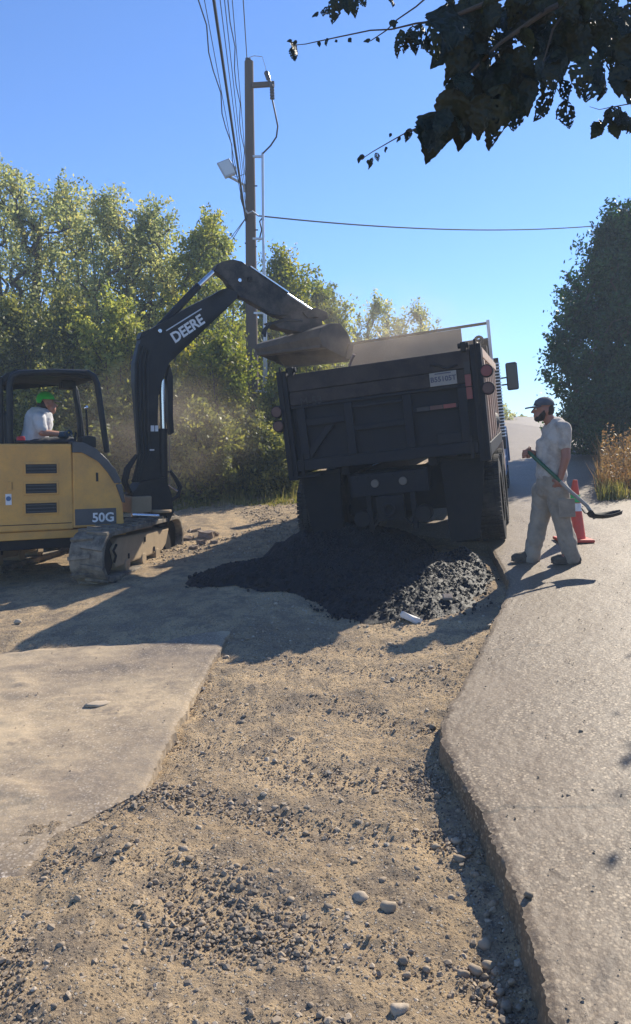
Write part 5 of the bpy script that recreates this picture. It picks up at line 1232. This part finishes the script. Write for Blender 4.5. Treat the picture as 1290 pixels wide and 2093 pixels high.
# right hand dark tree
conif = lambda f: min(1, f*3.0+.55)*min(1, (1-f)*1.5+.16)
T_('evergreen_tree', 'tree', 'huge dark evergreen tree at the right edge behind the walking man', 1262, 20, 455, 135, 'leaf_dark', 70000, .060, 21, nclu=300, base_f=.10, stems=1, spread=.30, prof=conif, r0=.22, lump=.6)
T_('evergreen_tree', 'tree', 'second dark evergreen beyond the right photo edge', 1440, 22, 500, 110, 'leaf_dark', 26000, .07, 22, nclu=200, base_f=.10, stems=1, spread=.34, prof=conif, r0=.22)
T_('shrub', 'shrub', 'dark low bush at the foot of the evergreen beside the road', 1250, 18.5, 800, 85, 'leaf_dark', 16000, .05, 23, nclu=120, base_f=.02, stems=2, spread=.25, prof=oval, r0=.03)
T_('wispy_tree', 'tree', 'small bare shrub on the crest beside the truck mirror', 1012, 40, 835, 32, 'leaf_grey', 2200, .07, 24, nclu=70, base_f=.05, stems=3, spread=.2, prof=oval, r0=.03)
T_('shrub', 'shrub', 'tiny round bush on the crest of the road', 1067, 47, 877, 8, 'leaf_mid', 1500, .06, 25, nclu=40, base_f=.02, stems=1, spread=.12, prof=oval, r0=.02)
# ------------------------------------------------------------------ grasses
def blades(name, pts, h, mat, label, cat, wdt=.006, lean=.35):
    global rng
    n = len(pts); a = rng.random(n)*2*pi; cl = np.clip(.75+1.3*fbm(pts[:, 0]*2.3+3, pts[:, 1]*2.3, 3), .12, 1.5); hh_ = h*cl*rng.uniform(.25, 1.25, n)**1.2; d = np.stack([np.cos(a), np.sin(a), np.zeros(n)], -1); sdd = np.stack([-np.sin(a), np.cos(a), np.zeros(n)], -1)
    l = rng.uniform(.1, lean, n)*hh_
    b = pts; m = pts+d*(l*.35)[:, None]+np.array([0, 0, 1])*(hh_*.6)[:, None]; t = pts+d*l[:, None]+np.array([0, 0, 1])*hh_[:, None]
    V = np.stack([b-sdd*wdt, b+sdd*wdt, m+sdd*wdt*.8, m-sdd*wdt*.8, t], 1).reshape(-1, 3)
    i = np.arange(n)*5; F = np.concatenate([np.stack([i, i+1, i+2], -1), np.stack([i, i+2, i+3], -1), np.stack([i+3, i+2, i+4], -1)])
    o = mesh_np(name, V, F, mat, None, False, np.tile(rng.random(n), 3)); tag(o, label, cat, kind='stuff'); return o
rng = np.random.default_rng(5)
n = 26000; yy = rng.uniform(13.2, 16.5, n); xx = rng.uniform(-4.2, .6, n); k = (fbm(xx*.8, yy*.8, 3)+(yy-14.4)*.25 > .15); xx, yy = xx[k], yy[k]
blades('verge_grass', np.stack([xx, yy, dirt(xx, yy)-.01], -1), .07, M['grass'], 'sunlit yellow green grass on the verge behind the excavator', 'grass', .009)
n = 1500; yy = rng.uniform(14.2, 16.0, n); xx = rng.uniform(-4.4, .4, n)
blades('tall_grass', np.stack([xx, yy, dirt(xx, yy)-.01], -1), .26, M['grass'], 'tall seeding grass stems against the dark undergrowth', 'grass', .006, .5)
def weeds(px0, px1, D0, D1, n, h, name, mat, label, w_=.007):
    D = rng.uniform(D0, D1, n); px = rng.uniform(px0, px1, n); xx = (px-645)/1570*D
    return blades(name, np.stack([xx, D, dirt(xx, D)-.01], -1), h, mat, label, 'weeds', w_, .6)
weeds(1222, 1400, 12.2, 15.5, 6500, .55, 'dry_weeds', M['dry_weed'], 'tall rust and straw coloured dry weeds at the right edge of the road')
weeds(1225, 1330, 11.8, 14.0, 5000, .28, 'verge_grass', M['grass'], 'short yellow grass in front of the dry weeds on the right')
weeds(1150, 1260, 24, 34, 9000, .5, 'verge_grass', M['grass'], 'pale grass bank beyond the man under the evergreen', .014)
weeds(1236, 1330, 12.6, 15.0, 1, .75, 'x', M['dry_weed'], 'x') if False else None
# leafy side shoots in the weeds
D = rng.uniform(12.2, 15.2, 9000); px = rng.uniform(1228, 1400, 9000); xx = (px-645)/1570*D
tag(leaves('weed_leaves', np.stack([xx, D, dirt(xx, D)+rng.random(9000)**.8*.8*np.clip(.7+1.3*fbm(xx*2.3, D*2.3, 3), .1, 1.4)], -1), .026, M['dry_weed'], None), 'small brown and orange leaves among the dry weeds', 'weeds', kind='stuff')

# ================================================================== OVERHANGING BRANCH
rng = np.random.default_rng(31)
OT = Vector((4.9, 5.4, float(plane(4.9, 5.4))-.05))
OV = empty('overhanging_tree', OT, 'tree whose large hole riddled leaves hang dark over the top right corner', 'tree')
def leaf_mesh(seed, hole, w_=.5, fold=.25):
    r = np.random.default_rng(seed); nu, nv = 26, 14; V = []; F = []
    for i in range(nu+1):
        u = i/nu; half = w_*(sin(pi*u**.72)**.85)*(1-.25*u)+.002
        half *= 1+.10*sin(u*40+seed)*(.5)+.06*r.normal()
        for j in range(nv+1):
            v = j/nv*2-1; V.append((v*half, .10*sin(u*5+seed)*u+fold*abs(v)*half+.02*r.normal(), -u))
    gx_, gy_ = np.meshgrid(np.arange(nv), np.arange(nu)); h_ = fbm(gx_*.33+seed*7, gy_*.33+seed*3, 2)+.6*r.random((nu, nv))*(r.random((nu, nv)) < .2)
    for i in range(nu):
        for j in range(nv):
            if hole > 0 and h_[i, j] > (.62-.34*hole) and abs(j-nv/2) > .8: continue
            a = i*(nv+1)+j; F.append((a, a+1, a+nv+2, a+nv+1))
    return np.array(V), np.array(F)
LV = []
for k in range(8):
    V, F = leaf_mesh(k+1, [0, .15, .7, .3, 0, .9, .35, 0][k], [.33, .30, .34, .28, .36, .32, .26, .38][k])
    o = mesh_np('leaf', V, F, M['leaf_big'], None, True, rng.random(len(F))*.5+.2*(k % 3)); LV.append(o.data); bpy.data.objects.remove(o)
def put_leaf(px, py, L_px, ang=0, kind=None, D=2.6, turn=None):
    """stem at pixel (px,py), hanging L_px long; ang = swing of the tip to the right in degrees"""
    p = P(px, py, D); s = L_px/1570*D
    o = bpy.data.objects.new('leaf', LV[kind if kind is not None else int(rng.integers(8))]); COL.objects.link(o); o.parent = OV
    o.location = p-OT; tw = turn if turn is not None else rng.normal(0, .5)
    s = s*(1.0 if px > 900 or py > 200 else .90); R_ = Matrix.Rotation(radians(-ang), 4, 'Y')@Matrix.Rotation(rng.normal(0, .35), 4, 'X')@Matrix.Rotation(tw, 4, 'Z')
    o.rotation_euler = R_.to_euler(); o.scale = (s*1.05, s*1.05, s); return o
spec = [(605, 88, 44, -8, 0), (598, 95, 36, 10, 3), (668, 78, 22, -5, 1), (690, -12, 60, -12, 3), (706, -14, 50, 8, 0), (668, 14, 42, -14, 6), (720, -10, 44, 10, 1), (735, -12, 34, 22, 3), (651, 24, 18, -60, 0),
        (795, -20, 58, 5, 6), (820, 60, 55, -10, 1), (842, 62, 48, -22, 3), (805, 40, 20, 5, 0), (862, 52, 100, -4, 5), (880, 50, 80, 6, 2), (845, 75, 40, 8, 1), (915, 10, 120, 2, 7), (925, -20, 60, -5, 3), (950, -5, 80, 2, 1),
        (965, 82, 40, -20, 0), (893, 228, 100, -10, 7), (882, 245, 90, -4, 3), (935, 235, 66, 12, 2), (915, 220, 70, -20, 1), (762, 322, 24, -20, 1), (788, 300, 14, 0, 0), (840, 262, 28, -20, 3), (832, 268, 18, 0, 0), (768, 312, 18, 20, 5),
        (930, 180, 110, -8, 4), (960, 150, 140, -6, 0), (985, 190, 90, 6, 7), (1000, 160, 110, 8, 4), (1030, 170, 122, -4, 2), (1050, 180, 96, -2, 5), (1060, 150, 90, 12, 1), (1075, 160, 70, 8, 0), (1010, 130, 90, -5, 4),
        (1130, 190, 70, -35, 6), (1148, 165, 56, 10, 6), (1155, 205, 62, 6, 5), (1215, 150, 78, -22, 2), (1235, 140, 70, -10, 1), (1265, 130, 64, 4, 0), (1190, 110, 80, 2, 2), (1150, 100, 70, -4, 4), (1110, 110, 80, 6, 7), (1285, 120, 70, 8, 4),
        (1120, 130, 60, 14, 3)]
for px, py, L_, an, kd in spec: put_leaf(px, py, L_, an, kd, D=2.6+rng.normal(0, .08))
# dense mass behind the hanging fringe
def inmass(px, py):
    lim = np.interp(px, [905, 940, 980, 1060, 1100, 1160, 1220, 1300], [40, 150, 190, 170, 120, 110, 125, 150]); return py < lim
c = 0
while c < 120:
    px, py = rng.uniform(935, 1330), rng.uniform(-60, 190)
    if inmass(px, py) and py+60 < np.interp(px, [905, 940, 1060, 1300], [120, 235, 250, 215]):
        put_leaf(px, py, rng.uniform(55, 95), rng.normal(-2, 22), None, D=rng.uniform(2.5, 3.3)); c += 1
for k in range(16): put_leaf(rng.uniform(1220, 1300), rng.uniform(216, 250), rng.uniform(22, 40), rng.normal(0, 30), None, D=3.6)
# branches and twigs
tw = []
def br(pix, r, D=2.6): tw.append(([P(px, py, d) for px, py, d in [(p[0], p[1], p[2] if len(p) > 2 else D) for p in pix]], r))
br([(604, 92), (625, 90), (690, 76), (757, 62), (800, 60), (850, 48), (905, 42), (960, 20), (1060, -20, 2.7), (1300, -60, 2.9), (1700, -160, 3.6)], [.0012, .0014, .002, .0022, .0025, .003, .0045, .007, .011, .016, .024])
br([(757, 84), (790, 62), (812, 40), (850, 14), (880, -12), (930, -60), (1100, -160, 2.7)], [.0014, .002, .0022, .0025, .003, .004, .008])
br([(735, 328), (762, 310), (800, 288), (832, 270), (862, 258), (900, 228), (950, 160), (1020, 90), (1120, 20), (1300, -60, 2.9)], [.0012, .0015, .0018, .002, .0025, .003, .004, .006, .009, .014])
br([(1152, 205), (1138, 180), (1128, 158), (1110, 130), (1130, 60), (1200, -40, 2.8)], [.0012, .0014, .0018, .002, .004, .008])
br([(1205, 218, 3.6), (1225, 224, 3.6), (1255, 218, 3.6), (1300, 210, 3.6), (1500, 150, 3.9)], [.001, .0014, .002, .003, .010])
q = MB(OT)
for pts, r in tw: q.tube(pts, r, 6)
q.build('twig', M['bark'], OV, smooth=True)
# small round leaves and buds along the twigs
for px, py, L_ in ((597, 82, 12), (606, 82, 12), (652, 84, 14), (690, 82, 10), (712, 78, 16), (795, 46, 22), (757, 80, 16), (770, 76, 14), (800, 272, 10), (818, 278, 14), (745, 318, 16), (752, 326, 14), (735, 322, 12)): put_leaf(px, py, L_, rng.normal(0, 40), 0)
# trunk, limbs and the part of the crown outside the photo that dapples the slab
j1 = P(1700, -160, 3.6); j2 = P(1500, 150, 3.9)
sg = []
def limb_np(pts, r):
    for a, b, ra, rb in zip(pts, pts[1:], r, r[1:]): sg.append((np.array(a)-np.array(OT), np.array(b)-np.array(OT), ra, rb))
fork = OT+Vector((-.15, .1, 2.4)); limb_np([OT, OT+Vector((-.05, 0, 1.2)), fork, OT+Vector((-.3, 0, 3.2)), OT+Vector((-.1, -.1, 4.4))], [.16, .13, .11, .08, .05])
limb_np([fork, OT+Vector((-1.0, -.9, 3.2)), j1], [.08, .05, .026]); limb_np([fork, OT+Vector((-.7, -.7, 2.7)), j2], [.05, .03, .011])
lc_ = []
while len(lc_) < 40:
    a = rng.random()*2*pi; r = 2.2*sqrt(rng.random()); z = rng.uniform(2.6, 5.0)
    x_, y_ = OT.x+r*cos(a), OT.y+r*1.3*sin(a)+.6
    if x_-.41*y_ > .38*z+.12 and x_ > .42*y_+.5: lc_.append((x_, y_, z))
for c in lc_:
    b = fork if rng.random() < .5 else OT+Vector((-.3, 0, 3.2)); limb_np([b, (b+Vector(c))/2+Vector((0, 0, .15)), Vector(c)], [.03, .018, .008])
tubes_np('trunk', sg, M['bark'], OV, 8)
C = np.repeat(np.array(lc_), 60, 0)+rng.normal(size=(2400, 3))*.22; C = C[(C[:, 0] > .42*C[:, 1]+.25) & (C[:, 0]-.41*C[:, 1] > .38*C[:, 2]-.06)]
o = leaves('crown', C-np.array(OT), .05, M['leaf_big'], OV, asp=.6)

# ================================================================== DUST
dm = bpy.data.materials.new('dust'); dm.use_nodes = True; t = dm.node_tree; t.nodes.clear()
o_ut = t.nodes.new('ShaderNodeOutputMaterial'); pv = t.nodes.new('ShaderNodeVolumePrincipled'); pv.inputs['Color'].default_value = (.80, .66, .52, 1); pv.inputs['Anisotropy'].default_value = .35
co = t.nodes.new('ShaderNodeTexCoord').outputs['Object']
ln = N(t, 'ShaderNodeVectorMath', operation='LENGTH'); t.links.new(co, ln.inputs[0])
fall = N(t, 'ShaderNodeMapRange'); fall.inputs[1].default_value = 1.0; fall.inputs[2].default_value = .15; t.links.new(ln.outputs['Value'], fall.inputs[0])
ns = ramp(t, noise(t, co, 2.2, 3, .6), [(.38, (0, 0, 0)), (.72, (1, 1, 1))])
mu = N(t, 'ShaderNodeMath', operation='MULTIPLY'); t.links.new(fall.outputs[0], mu.inputs[0]); t.links.new(ns, mu.inputs[1])
mu2 = N(t, 'ShaderNodeMath', operation='MULTIPLY'); mu2.inputs[1].default_value = .36; t.links.new(mu.outputs[0], mu2.inputs[0]); t.links.new(mu2.outputs[0], pv.inputs['Density']); t.links.new(pv.outputs[0], o_ut.inputs['Volume'])
for (px, py, D, r, lb) in (((790, 700), 0, 11.2, (1.9, 1.4, 1.0), 'thin tan dust rising from the open truck box'), ((330, 870), 0, 12.6, (1.9, 1.3, 1.2), 'brown dust hanging behind the excavator boom')):
    c = P(px[0], px[1], D); me = bpy.data.meshes.new('dust_cloud'); bm = bmesh.new(); bmesh.ops.create_icosphere(bm, subdivisions=3, radius=1); bm.to_mesh(me); bm.free()
    me.materials.append(dm); o = bpy.data.objects.new('dust_cloud', me); COL.objects.link(o); o.location = c; o.scale = r; tag(o, lb, 'dust', kind='stuff')

# ================================================================== HAZE
hz_ = bpy.data.materials.new('haze'); hz_.use_nodes = True; t = hz_.node_tree; t.nodes.clear()
o_ut = t.nodes.new('ShaderNodeOutputMaterial'); pv = t.nodes.new('ShaderNodeVolumePrincipled'); pv.inputs['Color'].default_value = (.70, .84, 1.0, 1)
pv.inputs['Anisotropy'].default_value = .1; pv.inputs['Density'].default_value = .0029; t.links.new(pv.outputs[0], o_ut.inputs['Volume'])
hb_ = MB().box2((-62, -27, -3.8), (62, 130, 13.6)).build('haze', hz_); tag(hb_, 'faint dusty haze filling the air over the whole street', 'haze', kind='stuff')
